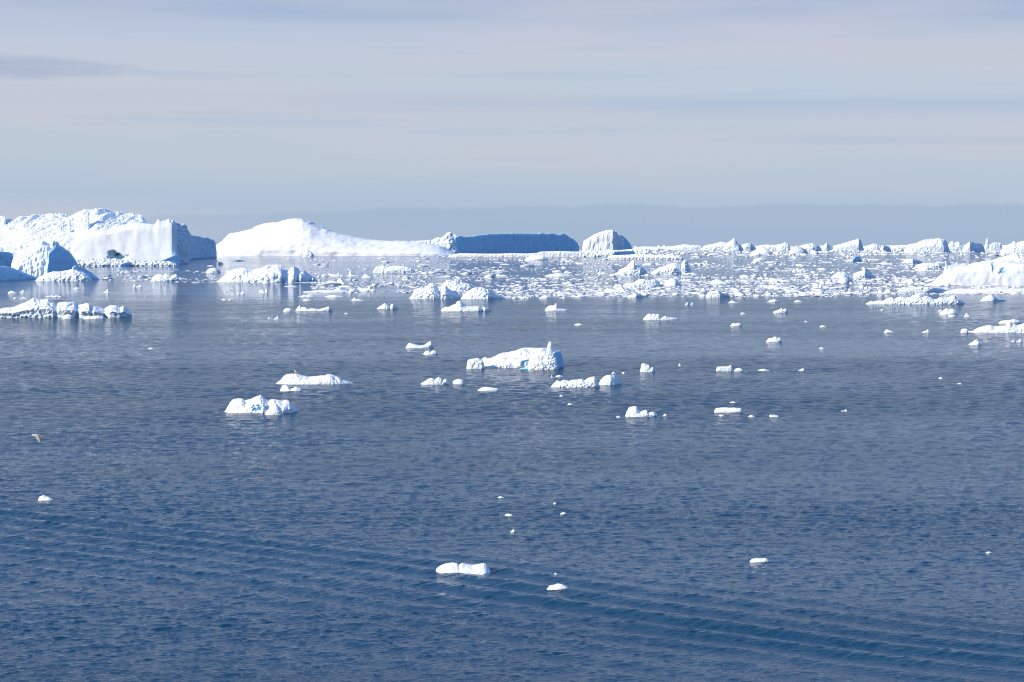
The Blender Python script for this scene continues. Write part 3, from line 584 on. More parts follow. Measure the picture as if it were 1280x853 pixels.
 ("ice_floe", "short white floe with a small split, right of centre below the drift ice", Fm, [(913, 406), (917, 404), (920, 404.6), (924, 403.8), (928, 406)], 407.8, dict(depth=.5, res=3, amp=.4)),
 ("ice_floe", "white lump with a black speck beside its right tip, right of centre", Fm, [(957.5, 426), (961, 423.4), (966, 422.6), (969, 421), (972, 422.6), (976, 422.4), (978, 425.6)], 428, dict(depth=.5, res=3, amp=.6, ns=3)),
 ("ice_floe", "small saddle-shaped floe with high left and right ends, upper left of the big bright floe", Fm, [(507, 433), (509, 430), (513, 429), (518, 430.6), (524, 432.2), (530, 432), (534, 429), (538, 426.6), (541, 426), (542.5, 431)], 435, dict(depth=.4, sec=SEC_CRAG, amp=.7, ns=4, res=2.6)),
 ("ice_floe", "pair of tiny joined white humps just below the saddle-shaped floe", Fm, [(529, 442), (532, 439.4), (536, 439), (538, 441), (541, 438), (545, 439), (548, 442, 5)], 443.4, dict(depth=.5, res=3, amp=.5, ns=3)),
 ("ice_floe", "bumpy little white floe below and left of the big bright floe", Fm, [(526, 478), (532, 477), (535, 474), (540, 473), (544, 475), (548, 472), (551, 473), (553, 476), (558, 473.6), (561.5, 477)], 481, dict(depth=.5, sec=SEC_CRAG, amp=1.0, ns=3.5, res=2.6)),
 ("ice_chunk", "oval white chunk with a dark right tip beside the bumpy little floe", Fm, [(564, 479), (568, 475.4), (573, 474), (578, 475), (582, 478.5, 4)], 480.4, dict(depth=.5, sec=SEC_DOME, amp=.5, res=2.6)),
 ("ice_floe", "thin flat sliver of ice below the left end of the big bright floe", Fm, [(597, 487), (603, 484.6), (607, 483.8), (614, 484.6), (620, 485.4), (625, 486)], 489, dict(depth=.4, amp=.5, res=2.4)),
 ("ice_floe", "chain of lumpy white ice running right, below the right end of the big bright floe", Fm, [(689, 480), (692, 477), (696, 475.6), (701, 477), (705, 475), (711, 476.4), (717, 475), (721, 475), (727, 474), (731, 476), (735, 473), (740, 471.6), (744, 470.4), (746, 474), (750, 477)], 484.5, dict(depth=.3, sec=SEC_CRAG, amp=1.5, ns=4.5, kind='both', res=2.6)),
 ("ice_floe", "smooth block with blue underside and blue snout, at the right end of the lumpy chain", Fm, [(748, 478), (752, 474), (757, 470), (763, 468.6), (768, 469.4, 3), (773, 471, 10), (778, 473.4, 18)], 481.4, dict(depth=.5, sec=SEC_DOME, amp=.8, ns=4, res=2.6)),
 ("ice_floe", "leaning two-lobed chunk of ice alone in the water right of the big bright floe", Fm, [(800, 460), (802, 455), (805, 454.2), (808, 456), (811, 456.6), (812, 459.6), (816, 459.6), (820, 462, 3)], 465.2, dict(depth=.55, sec=SEC_CRAG, amp=.8, ns=4, res=3)),
 ("ice_floe", "two-humped floe with a string of small bits to its right, below the lumpy chain", Fm, [(781.5, 518), (783, 513), (787, 509.4), (791, 508.6), (795, 508.2), (797, 511.6), (799, 514.6), (803, 514), (808, 512.8), (811, 516), (815, 515), (821, 515.4), (822, 518)], 521, dict(depth=.5, sec=SEC_CRAG, amp=1.1, ns=4, res=2.6)),
 ("ice_slab", "flat straight-sided pinkish white slab with a dark right end, right of centre", Fm, [(892.5, 513), (894, 510.4), (905, 509.6), (912, 510.2), (918, 509.8), (926, 510.6, 0), (929, 513, 5)], 516.2, dict(depth=.35, sec=SEC_FLOE, amp=.7, res=2.4, q=4)),
 ("ice_slab", "short white slab with a tiny knob on its right corner, right of centre", Fm, [(895, 463), (895.8, 459), (904, 458.6), (911, 458.6), (912.6, 457), (914, 457), (915, 460), (916, 463)], 464.4, dict(depth=.5, sec=SEC_SLAB, amp=.5, res=3, q=6)),
 ("ice_chunk", "low white chunk touching the right of the slab with a knob", Fm, [(917, 463), (920, 461), (924, 460), (928, 461.6), (930, 463, 3)], 464.4, dict(depth=.5, amp=.4, res=3)),
 ("ice_floe", "white floe with turquoise hollow and several humps, leftmost of the larger mid-water floes", Fm, [(280.5, 513), (282, 509), (284.5, 503.5), (289, 500), (295, 499), (302, 498.4), (307, 500.6), (313, 499), (318, 497), (322, 495.4), (326, 494.4), (328.6, 496), (331, 498.4, 1), (336, 500.4, 2), (338, 499.4, 1), (343, 499), (349, 500.6), (353, 501.6), (358, 500), (363, 502.4), (368, 503, 3), (372.5, 506, 7)], 516.6,
   dict(depth=.45, sec=SEC_CRAG, amp=1.7, ns=8, kind='both', res=2.6, dents=[(322, 510, 7, 5, 5), (334, 510, 4, 3, 4)])),
 ("ice_chunk", "small white mound against the front of the turquoise-hollowed floe", Fm, [(331, 516), (336, 512), (341, 508), (345, 504.4), (348, 508), (352, 513), (354, 516)], 518.8, dict(depth=.5, sec=SEC_CRAG, amp=.8, ns=4, res=3)),
 ("ice_floe", "long low white floe with grey pitting and a gull standing on its crest", Fm, [(345, 478), (349, 475), (354, 470), (359, 468), (364, 467.2), (371, 467.4), (378, 469.4), (386, 471.2), (393, 470.6), (400, 469.6), (407, 469.8), (409, 468), (414, 468), (419, 470), (425, 472), (428, 474.4), (433, 475.6), (442, 478)], 480.6, dict(depth=.4, sec=SEC_FLOE, amp=1.2, ns=5, kind='both', res=2.6)),
 ("ice_floe", "little rounded floe with a low tail, in front of the floe carrying the gull", Fm, [(350, 485), (353, 482.4), (357, 481), (360, 483), (362.6, 487), (367, 485.4), (370, 483.6), (374, 485.6), (378, 485)], 489, dict(depth=.45, sec=SEC_DOME, amp=.7, ns=4, res=2.8)),
 ("ice_floe", "nearest and largest floe of the foreground, a lumpy white cake among the wake ripples", Fm, [(543, 714.5), (546, 711), (550, 708), (555, 705.4), (560, 704.2), (566, 703.6), (571, 704.2), (574, 706.4), (578, 704.4), (583, 705.4), (590, 706.6), (596, 706), (601, 705), (605, 704.4), (608, 706), (611, 709.5), (613, 713)], 718.2, dict(depth=.6, sec=SEC_DOME, amp=1.6, ns=9, kind='both', res=2.6, q=4)),
 ("ice_floe", "small pointed white chunk to the lower right of the lumpy foreground cake", Fm, [(683, 735.5), (687, 732.5), (692, 731.4), (697, 729.8), (702, 730.6), (707, 732.6), (712, 735.5)], 738.4, dict(depth=.5, sec=SEC_DOME, amp=.9, ns=5, res=3)),
 ("ice_slab", "small flat white slab alone in the right foreground", Fm, [(937, 701.4), (940, 699.2), (946, 698), (952, 698.4), (957, 698), (960, 699.6), (963, 701.6)], 703.2, dict(depth=.6, sec=SEC_FLOE, amp=.7, ns=5, res=3, q=2.4)),
 ("ice_floe", "small white chunk with a thin right tail in the left foreground under the flying gull", Fm, [(47.6, 623.4), (50, 620.8), (55, 619.4), (58, 620.8), (62, 622), (67, 624.2)], 625.6, dict(depth=.5, sec=SEC_DOME, amp=.8, ns=5, res=3)),
]
for i, (nm, lb, mt, cols, yb, kw) in enumerate(L):
    k = dict(depth=.5, q=2.1, sec=SEC_FLOE, amp=.9, ns=5, seed=100 + i, mat=mt, res=2.2); k.update(kw); k['amp'] *= .72
    one(nm, lb, {"ice_floe": "ice floe", "ice_chunk": "ice chunk", "ice_slab": "ice slab"}[nm], cols, yb, **k)

# big bright floe in the middle
b = root("ice_floe", "biggest bright floe in the open water, with an upright knob, green waterline and blue end", "ice floe", 643, 461)
part(b, "ice_body", [(588, 457), (594, 453), (600, 450.5), (605, 449.5), (609, 448.6), (614, 448), (619, 446), (623, 443.4), (630, 441.4), (636, 440.8), (640, 439.4), (645, 439), (649, 437.2), (655, 435.6), (661, 434.8), (668, 435.2), (675, 435), (681, 434.8), (687, 435), (692, 438, 3), (697, 438.4, 8), (700, 440, 14)], 460,
     depth=.42, sec=[(-1, 0), (-.95, .3), (-.8, .58), (-.45, .86), (0, 1), (.5, .85), (.9, .5), (1, 0)], amp=1.8, ns=9, kind='both', seed=201, mat=Fm, res=2.6, q=4, dents=[(658, 455, 8, 5, 2.5), (676, 447, 4, 3, 1.2)])
part(b, "ice_lobe", [(583, 458), (584.4, 452), (587, 450), (592, 449.2), (598, 448.6), (602, 450.6), (606, 455)], 461.4, label="rounded left lobe", depth=.7, sec=SEC_SLAB, amp=.9, ns=5, seed=202, mat=Fm, res=3, q=4)
part(b, "ice_lobe", [(601, 454), (603, 448.4), (606, 446.6), (609, 448), (611, 453)], 458.6, label="small middle lobe", depth=.8, sec=SEC_DOME, amp=.7, ns=4, seed=203, mat=Fm, res=3)
part(b, "ice_lobe", [(660, 456), (665, 449), (672, 444), (680, 444.6), (685, 442), (691, 444), (696, 449), (698, 457)], 462.4, label="lumpy front right lobe", depth=.5, sec=SEC_CRAG, amp=1.8, ns=5, kind='both', seed=204, mat=Fm, res=3)
part(b, "shaded_end", [(688, 446, 0), (693, 440.6, 10), (699, 438.6, 22), (701.6, 443, 28), (704, 450, 34), (704.6, 458, 36)], 461, label="blue shaded right end", depth=.7, sec=SEC_CRAG, amp=1.4, ns=4, seed=205, mat=M_SHADE_BLUE, res=3)
part(b, "ice_knob", [(683.4, 438), (684.4, 432), (686, 428), (687.6, 426.8), (689.4, 427.4), (690.2, 431), (689.6, 438)], 459.6, label="upright white knob on the crest", depth=1.0, sec=SEC_DOME, amp=.5, ns=4, seed=206, mat=Fm, res=4)
part(b, "wet_ledge", [(648, 461), (655, 460.2), (662, 460.0), (670, 460.4), (682, 461)], 462.0, label="turquoise ledge at the waterline", depth=.12, sec=SEC_FLOE, amp=.4, ns=4, seed=207, mat=M_TURQ, res=2)

# ------------------------------------------------------------------ chunk prototypes: broken ice with cut faces
def ico(n=3):
    import bmesh
    bm = bmesh.new(); bmesh.ops.create_icosphere(bm, subdivisions=n, radius=1.0)
    v = np.array([q.co[:] for q in bm.verts]); f = [[w.index for w in q.verts] for q in bm.faces]
    bm.free(); return v, f
def cut_lump(rs, size, at, planes=16, n=3, noise=.16):
    v, f = ico(n)
    v /= np.linalg.norm(v, axis=1)[:, None]
    r = np.full(len(v), 1.25)
    for _ in range(planes):
        nn = rs.normal(size=3); nn[2] *= .7; nn /= np.linalg.norm(nn)
        d = rs.uniform(.62, 1.0); c = v @ nn
        r = np.where(c > .05, np.minimum(r, d / np.maximum(c, .05)), r)
    p = v * r[:, None]
    p *= (1 + noise * fbm(v * 2.3 + rs.uniform(0, 50), 3))[:, None]
    up = np.clip(p[:, 2:3], 0, 1); p[:, :2] *= 1 - .42 * up
    return p * np.array(size) + np.array(at), f
def chunk(seed, lumps, n=3, name='ice_chunk', mat=None):
    rs = np.random.RandomState(seed); V = []; Fc = []; o = 0
    for size, at in lumps:
        v, f = cut_lump(rs, size, at, n=n); V.append(v); Fc += [[i + o for i in q] for q in f]; o += len(v)
    V = np.concatenate(V)
    wdt = V[:, 0].max() - V[:, 0].min(); V[:, 0] -= (V[:, 0].max() + V[:, 0].min()) / 2
    V /= wdt
    zt = V[:, 2].max(); V[:, 2] *= 1.0 / zt     # unit width, unit height; deeper part below water
    V[:, 2] = np.maximum(V[:, 2], -0.6)
    return new_mesh(name, V, Fc, mat or M_FLOE)
KINDS = {
 'flat': [((1, .7, .3), (0, 0, 0))],
 'peaked': [((1, .7, .3), (0, 0, 0)), ((.4, .4, 1.0), (-.15, 0, .1))],
 'domed': [((1, .75, .8), (0, 0, 0))],
 'twin-humped': [((.55, .5, .7), (-.5, 0, 0)), ((.6, .5, .55), (.5, .1, 0)), ((.9, .5, .25), (0, 0, 0))],
 'jagged': [((.8, .6, .35), (0, 0, 0)), ((.3, .3, .9), (-.45, 0, .1)), ((.25, .3, .7), (.1, .1, .2)), ((.35, .3, .5), (.5, -.1, .1))],
 'wedge-shaped': [((1, .6, .3), (0, 0, 0)), ((.55, .5, .75), (-.4, 0, 0)), ((.4, .4, .5), (.1, .05, 0))],
 'ragged': [((.5, .5, .5), (-.6, 0, 0)), ((.4, .4, .8), (-.1, .2, 0)), ((.5, .4, .4), (.4, -.1, 0)), ((.3, .3, .6), (.8, .1, 0)), ((.3, .4, .3), (1.1, 0, 0))],
}
PROTO = {}
for i, (k, lp) in enumerate(KINDS.items()):
    PROTO[k] = [chunk(500 + 10 * i + j, lp, mat=M_FLOE) for j in range(3)]
rnd = random.Random(5)
proto_obj = {}
def drop(kind, x0, x1, yb, ytop, label, cat, name, group=None, depth=.55, flip=None, variant=None):
    d = dist(yb); wd = (x1 - x0) / F * d; dp = wd * depth
    yc = d + dp * .5
    h = max(HC - (ytop - HY) * yc / F, .3 * d / F)
    me = PROTO[kind][rnd.randrange(3) if variant is None else variant]
    key = me.name
    if key in proto_obj: o = proto_obj[key].copy(); COL.objects.link(o)
    else: o = link(name, me); proto_obj[key] = o
    o.name = name
    o.location = (wx((x0 + x1) / 2, yc), yc, 0)
    f = flip if flip is not None else rnd.choice((-1, 1))
    o.scale = (wd, dp * 1.25, h)
    o.rotation_euler = (0, 0, 0 if f > 0 else math.pi)
    for k_ in ('group',):
        if k_ in o: del o[k_]
    return tag(o, label, cat, group)

# small loose bits whose place the photograph shows
bits = [
 ('domed', 638, 645, 665.6, 661.2, "tiny round white bit of ice below a thin sliver, behind the lumpy foreground cake"),
 ('flat', 631, 641, 645, 642.2, "tiny thin sliver of ice in the empty water above the foreground cake"),
 ('flat', 700, 709, 643.4, 640.4, "tiny pale sliver at the height of the other sliver but further right, under the centre"),
 ('flat', 692, 698, 718.4, 716, "speck of ice just above the small pointed foreground chunk"),
 ('flat', 1232, 1240, 691.8, 689.6, "thin speck of ice in the far right foreground"),
 ('flat', 622, 630, 622.6, 620.6, "faint flat speck of ice straight above the tiny foreground slivers"),
 ('domed', 691, 696, 630.4, 628, "faint round speck of ice above the right-hand tiny sliver"),
 ('peaked', 688, 693, 472.2, 468.4, "tiny peaked bit just under the right end of the big bright floe"),
 ('flat', 694, 704, 471.4, 469, "tiny flat bit just right of the peaked one under the big bright floe"),
 ('peaked', 764, 770, 467.2, 464, "tiny peaked bit above the right end of the lumpy chain"),
 ('flat', 777, 782, 467, 465.2, "tiny flat bit right of the peaked one above the lumpy chain"),
 ('peaked', 847.6, 852, 457.4, 454, "tiny white peak alone right of the leaning two-lobed chunk"),
 ('flat', 699, 704, 496, 493.4, "tiny speck under the left half of the lumpy chain"),
 ('flat', 709, 716, 506, 504.2, "tiny thin speck further below the lumpy chain"),
 ('flat', 770, 776, 522, 519.8, "tiny flat bit just left of the two-humped floe"),
 ('domed', 829, 834, 520.2, 517.4, "tiny round bit at the end of the string right of the two-humped floe"),
 ('flat', 911, 922, 504.4, 502, "thin pale strip of ice above the pinkish slab"),
 ('flat', 898, 906, 520.4, 518.4, "thin speck just below the pinkish slab"),
 ('flat', 935, 944, 521.4, 519, "thin pale bit right of and below the pinkish slab"),
 ('jagged', 961, 973, 521.6, 518, "small jagged bit, further right and below the pinkish slab"),
 ('twin-humped', 1051, 1059, 514.8, 511.6, "tiny double bit of ice alone right of the pinkish slab"),
 ('flat', 947, 962, 463.6, 461.4, "thin flat bit between the knobbed slab and the small white dome"),
 ('domed', 997, 1008, 463.8, 460.8, "small white dome of ice in line with the knobbed slab"),
 ('flat', 1024, 1033, 409, 406.8, "small flat bright bit below the drift ice, right of the short split floe"),
 ('domed', 1005, 1010, 402.6, 401, "faint tiny bit upper left of the small flat bright bit"),
 ('flat', 1023, 1031, 436.4, 434.4, "thin speck right of and below the lump with the black speck"),
 ('flat', 925, 932, 392.4, 390.8, "thin bright speck left of the jagged little crown"),
 ('domed', 910, 923, 379, 375.8, "small smooth mound just below the square notched block"),
 ('domed', 959, 974, 377.4, 373.8, "low rounded floe below the drift edge right of the notched block"),
 ('flat', 992, 1003, 377.4, 375.4, "thin white plate right of the low rounded floe under the drift edge"),
 ('domed', 856, 861.4, 381.4, 377.6, "small bright ball-like chunk under the drift edge"),
 ('domed', 863, 867.4, 381, 378.2, "smaller bright chunk beside the ball-like one"),
 ('peaked', 333.6, 341, 399, 396.2, "tiny white wedge, left one of a pair below the oval chunk"),
 ('wedge-shaped', 341, 349, 399.4, 394.4, "small white wedge, right one of a pair below the oval chunk"),
 ('flat', 430, 435.4, 392.8, 391.2, "tiny speck below and right of the low floe with a knob"),
 ('wedge-shaped', 1104, 1118, 416.2, 412, "small wedge of ice, left one of two alone right of the picture's middle"),
 ('wedge-shaped', 1150.4, 1163, 416, 411.6, "small saddle of ice left of the long wedge at the right edge"),
 ('domed', 1211, 1228, 431.2, 424.2, "round white cushion of ice under the left tip of the long wedge"),
 ('domed', 1270, 1279, 428, 424, "small white cushion at the right edge under the long wedge"),
 ('flat', 1264, 1269.6, 427.2, 425.6, "faint bit left of the small cushion at the right edge"),
 ('flat', 1172, 1180, 389.4, 387.2, "thin plate at the upper left of the rounded peaked floe"),
 ('flat', 1184.6, 1196, 396, 393.8, "thin plate just below the rounded peaked floe"),
 ('domed', 1205, 1213.4, 396.2, 391.6, "small greenish white block right of the rounded peaked floe"),
 ('flat', 1173, 1179, 473.6, 471.6, "tiny speck on the dark streak at lower right"),
 ('flat', 1195, 1203, 480.4, 478.8, "thin speck just below the dark streak at lower right"),
 ('flat', 185, 192, 436, 434.6, "faint speck alone in the left water above the turquoise-hollowed floe"),
 ('flat', 718, 728, 406.4, 404.4, "thin white plate right of and above the big bright floe"),
 ('flat', 1100, 1106, 388, 386.4, "faint thin speck below the lumpy row of ice"),
 ('twin-humped', 165, 178, 359.4, 354.8, "oval white floe in the grey water right of the pyramid berg"),
 ('peaked', 128, 140, 365.8, 361.6, "small peaked floe among loose bits below the pyramid berg's tail"),
 ('flat', 91, 103, 361.6, 359.4, "thin white plate below the right tail of the pyramid berg"),
 ('flat', 9, 21, 366.6, 363.6, "flat white plate at the left edge, left of a thin peaked one"),
 ('peaked', 24, 34, 365.6, 362.2, "thin peaked floe at the left edge right of the flat plate"),
 ('ragged', 57, 77, 371.6, 368, "string of tiny white teeth of ice above the long jagged floe"),
 ('flat', 16, 23, 373.4, 371.8, "left one of two thin plates above the long jagged floe"),
 ('flat', 24, 34, 373.2, 371.6, "right one of two thin plates above the long jagged floe"),
 ('jagged', 323, 336, 366, 361, "small spiky floe below the rough floe with blue blocks"),
 ('twin-humped', 296, 306, 367.6, 364, "small double-humped floe left of the small spiky one"),
 ('flat', 277, 283, 375, 373.6, "left one of two tiny bright specks below the double-humped floe"),
 ('flat', 285, 291, 375, 373.6, "right one of two tiny bright specks below the double-humped floe"),
 ('wedge-shaped', 371, 396, 371.2, 367, "thin ragged floe with a bright left lump, above the low floe with a knob"),
 ('flat', 378, 389, 376, 373.8, "small plate directly below the thin ragged floe"),
 ('flat', 405, 430, 371.6, 368.8, "long thin pale plate right of the thin ragged floe"),
 ('wedge-shaped', 437, 456, 376, 372, "low floe rising at its right end, above and left of the twin-wedge floe"),
 ('ragged', 640, 662, 373.2, 369.4, "ragged white fringe of ice right of the blue-tailed mound"),
 ('domed', 673, 690, 373, 368.8, "white oval floe on the drift edge above the leaning-blade floe"),
 ('peaked', 700, 708, 372.8, 366.8, "small upright tooth of ice on the drift edge"),
 ('flat', 718, 732, 371.6, 369.2, "thin floe with a dark right end on the drift edge"),
 ('wedge-shaped', 746, 760, 342.6, 338.6, "small smooth wedge left of the spiked floe"),
 ('domed', 937, 952, 319.8, 315.6, "smooth white mound just in front of the sharp skyline peak"),
 ('flat', 941, 958, 326, 322.6, "flat pale floe below the smooth mound in the far drift ice"),
 ('ragged', 990, 1008, 339.6, 335.4, "white floe with one dark blue pit, in the drift ice left of the two-part floe"),
 ('flat', 680, 715, 345.4, 341.6, "long flat white floe in the drift ice below the flat-topped berg"),
 ('ragged', 700, 718, 327.4, 324.4, "small white floe just below the right end of the flat-topped berg's shelf"),
 ('domed', 655, 686, 325.6, 318.6, "smooth white mound at the shelf foot under the flat-topped berg"),
 ('ragged', 401, 430, 345.2, 341.4, "low ragged floe chain left of the long humped floe"),
 ('peaked', 432, 450, 345.2, 338.4, "floe with two little horns left of the long humped floe"),
 ('domed', 452, 466, 347.4, 342.4, "pinkish white hump just below the left end of the long humped floe"),
 ('flat', 378, 440, 366, 362.6, "long bright flat floe with grey speckles at the drift edge, left part"),
 ('ragged', 436, 470, 364, 358.4, "ragged long floe continuing the drift edge toward the tumbled heap"),
]
GB = "small loose bits of ice on the open water"
for kd, x0, x1, yb, yt, lb in bits:
    drop(kd, x0, x1, yb, yt, lb, "ice chunk", "ice_chunk", GB)

# ------------------------------------------------------------------ drift ice belt
def base_density(x, y):
    """share of the water covered by ice at a column and row of the survey"""
    if x < 120: front = 352
    elif x < 390: front = 354 + 2 * math.sin(x / 40)
    elif x < 520: front = 366
    elif x < 640: front = 372
    elif x < 1085: front = 371
    else: front = 368
    if y > front: return 0.0
    d = 0.30
    if x > 500: d = 0.55
    if x > 620 and y > 345: d = .75 + .35 * min(1, (y - 345) / 10)
    if x < 480 and y > 328 and y < 344: d = 0.18
    if 150 < x < 420 and 344 < y < 354: d = 0.8
    if 380 < x < 560 and y > 355: d = 1.1
    if y < 322: d *= 1.1 if x > 800 else .6
    if x > 790 and y < 319: d = 2.4
    if x < 290 and y < 337: d *= .35
    return d
def density(x, y):
    n = float(fbm(np.array([[x / 90.0, y / 6.0, 1.7]]), 3)[0])
    n2 = float(fbm(np.array([[x / 70.0, y / 1.7, 8.7]]), 3)[0])
    return max(0.0, base_density(x, y) * (1 + 1.8 * n + 2.6 * n2))

landmarks = [
 (205, 346, "the knobbly floe near the big left berg"), (335, 342, "the rough blue-blocked floe"), (493, 336, "the long humped floe"),
 (545, 364, "the tumbled heap"), (597, 366, "the blue-tailed mound"), (645, 318, "the flat-topped blue berg"), (758, 316, "the hump-backed berg"),
 (792, 336, "the spiked floe"), (842, 335, "the split-knobbed floe"), (803, 355, "the stepped slab"), (841, 353, "the half-dome floe"),
 (898, 368, "the notched block"), (917, 308, "the sharp skyline peak"), (1072, 308, "the slanting wedge berg"), (1070, 342, "the two-part wedge floe"),
 (1160, 308, "the largest far right berg"), (1160, 331, "the soft-humped pale floe"), (1150, 362, "the blue-wedged floe"), (1225, 345, "the big right-edge berg"),
 (425, 362, "the speckled drift-edge floe"), (120, 345, "the pyramid berg"), (1000, 338, "the floe with a dark pit"), (698, 343, "the long flat drift floe"), (760, 360, "the dense brash below the spiked floe"), (1040, 358, "the dense brash below the two-part floe"),
]
rs = np.random.RandomState(77)
cand = []
tries = 0
while len(cand) < 235 and tries < 60000:
    tries += 1
    x = rs.uniform(125, 1285); y = rs.uniform(312, 372.5)
    if rs.uniform() > density(x, y) / 2.2: continue
    s = (y - HY + 6) / 60.0
    w = float(np.exp(rs.normal(math.log(9.5), .45))) * (.7 + .6 * s)
    w = min(w, 30)
    if any(abs(x - c[0]) < (w + c[2]) * .45 and abs(y - c[1]) < 1.6 for c in cand): continue
    hh = w * rs.uniform(.05, .13) if rs.uniform() > .18 else w * rs.uniform(.18, .34)
    cand.append((x, y, w, min(hh, 1.2 + (y - HY) * .16)))
kinds = list(KINDS)
recs = []
for (x, y, w, hh) in cand:
    r_ = hh / w
    kd = 'flat' if r_ < .10 else rnd.choice([k for k in kinds if k != 'flat'])
    j = min(range(len(landmarks)), key=lambda q: ((x - landmarks[q][0]) / 2.5) ** 2 + ((y - landmarks[q][1]) * 1.5) ** 2)
    lx, ly, ln = landmarks[j]
    if abs(x - lx) > abs(y - ly) * 3: rel = "right of" if x > lx else "left of"
    else: rel = "below" if y > ly else "behind"
    size = "tiny" if w < 8 else "small" if w < 14 else "wide"
    dd = math.hypot((x - lx) / 2.5, (y - ly) * 1.5)
    recs.append([(size, kd, rel, ln), dd, x, y, w, hh])
ordw = ["nearest", "second nearest", "third nearest", "fourth nearest", "fifth nearest", "sixth nearest", "seventh nearest", "eighth nearest"]
groups = {}
for r in recs: groups.setdefault(r[0], []).append(r)
for key, lst in groups.items():
    lst.sort(key=lambda r: r[1])
    size, kd, rel, ln = key
    for n_, r in enumerate(lst):
        lb = f"{size} {kd} white floe {rel} {ln}" if len(lst) == 1 else f"{size} {kd} white floe {rel} {ln}, {ordw[min(n_, 7)]} to it"
        if len(lb.split()) > 16: lb = lb.split(',')[0] + ', ' + ordw[min(n_, 7)]
        if len(lb.split()) > 14: lb = lb.replace(' white floe', ' floe').replace('the dense brash', 'the brash')
        _, dd, x, y, w, hh = r
        o = drop(kd, x - w / 2, x + w / 2, y, y - hh, lb, "drift floe", "drift_floe", "floes of the drift ice belt", depth=1.1)

# the finer brash between them: thousands of fragments, beyond counting
def low_chunk(seed):
    v, f = cut_lump(np.random.RandomState(seed), (1, 1, 1), (0, 0, 0), planes=9, n=1, noise=.12)
    return v, np.array(f)
lows = [low_chunk(900 + i) for i in range(8)]
AV, AF = [], []; off = 0
cnt = 0
NC = 130000
cx = rs.uniform(-20, 1300, NC); cy = 308.2 + 64.6 * rs.uniform(size=NC) ** .9
na = fbm(np.stack([cx / 90.0, cy / 6.0, cx * 0 + 1.7], -1), 3)
nb = fbm(np.stack([cx / 70.0, cy / 1.7, cx * 0 + 8.7], -1), 3)
nc_ = fbm(np.stack([cx / 160.0, cy / .8, cx * 0 + 3.1], -1), 2)
keep = rs.uniform(size=NC)
for x, y, a_, b_, c_, kp in zip(cx, cy, na, nb, nc_, keep):
    if cnt >= 14500: break
    if x < 120 and kp < .8: continue
    if kp * 2.6 > base_density(x, y) * (1 + 1.8 * a_ + 3.2 * b_ + 2.4 * c_) + .01: continue
    cnt += 1
    d = dist(y); m = d / F
    w = float(np.exp(rs.normal(math.log(2.8), .65))) * m * (.8 + .5 * (y - HY) / 60)
    hgt = w * rs.uniform(.03, .10) * (1 + 2 * (rs.uniform() < .07)) * (2.2 if y < 320 else 1)
    v, f = lows[rs.randint(8)]
    a = rs.uniform(0, 6.28); ca, sa = math.cos(a), math.sin(a)
    q = v * np.array([w / 2, w / 2 * rs.uniform(.8, 3.0), hgt])
    q = np.stack([q[:, 0] * ca - q[:, 1] * sa * .8, q[:, 0] * sa + q[:, 1] * ca, q[:, 2]], 1)
    AV.append(q + np.array([wx(x, d), d, 0])); AF.append(f + off); off += len(v)
print("brash fragments", cnt)
V = np.concatenate(AV); FA = np.concatenate(AF)
me = bpy.data.meshes.new("brash_ice")
me.vertices.add(len(V)); me.vertices.foreach_set('co', V.astype(np.float32).ravel())
me.loops.add(FA.size); me.loops.foreach_set('vertex_index', FA.ravel().astype(np.int32))
me.polygons.add(len(FA)); me.polygons.foreach_set('loop_start', np.arange(0, FA.size, 3, dtype=np.int32))
me.materials.append(M_BRASH); me.update(calc_edges=True); me.validate()
tag(link("brash_ice", me), "belt of countless small fragments of broken ice across the middle distance", "brash ice", kind='stuff')

# ------------------------------------------------------------------ gulls
def skin_body(name, pts, radii, mat, parent, sub=2):
    """one continuous lofted body through pts with elliptical rings"""
    n = 14; V = []; Fc = []
    P_ = np.array(pts, float)
    T = np.gradient(P_, axis=0); T /= np.linalg.norm(T, axis=1)[:, None]
    for i, (p, t_) in enumerate(zip(P_, T)):
        up = np.array([0, 0, 1.0]); s_ = np.cross(t_, up)
        if np.linalg.norm(s_) < 1e-3: s_ = np.array([0, 1.0, 0])
        s_ /= np.linalg.norm(s_); u_ = np.cross(s_, t_)
        ry, rz = radii[i]
        for k in range(n):
            a = 2 * math.pi * k / n
            V.append(p + s_ * ry * math.cos(a) + u_ * rz * math.sin(a))
    m = len(P_)
    for i in range(m - 1):
        for k in range(n):
            Fc.append((i * n + k, i * n + (k + 1) % n, (i + 1) * n + (k + 1) % n, (i + 1) * n + k))
    Fc.append(tuple(range(n))[::-1]); Fc.append(tuple(range((m - 1) * n, m * n)))
    return link(name, new_mesh(name, V, Fc, mat, True), parent)
def wing(name, parent, root_p, mid_p, tip_p, chords, mat, thick=.012):
    """a real wing: three spanwise stations with a cambered section, leading edge toward -x"""
    st = np.array([root_p, (np.array(root_p) + mid_p) / 2 + [0, 0, .02], mid_p, (np.array(mid_p) + tip_p) / 2, tip_p], float)
    V = []; Fc = []; n = 6
    for p, c in zip(st, chords):
        for k in range(n):
            s_ = k / (n - 1)
            V.append(p + np.array([c * s_, 0, .12 * c * math.sin(math.pi * s_) + thick * (1 - s_)]))
        for k in range(n):
            s_ = 1 - k / (n - 1)
            V.append(p + np.array([c * s_, 0, .12 * c * math.sin(math.pi * s_) - thick * (1 - s_)]))
    m = 2 * n
    for i in range(len(st) - 1):
        for k in range(m):
            Fc.append((i * m + k, i * m + (k + 1) % m, (i + 1) * m + (k + 1) % m, (i + 1) * m + k))
    Fc.append(tuple(range(m))[::-1]); Fc.append(tuple(range((len(st) - 1) * m, len(st) * m)))
    return link(name, new_mesh(name, V, Fc, mat, True), parent)

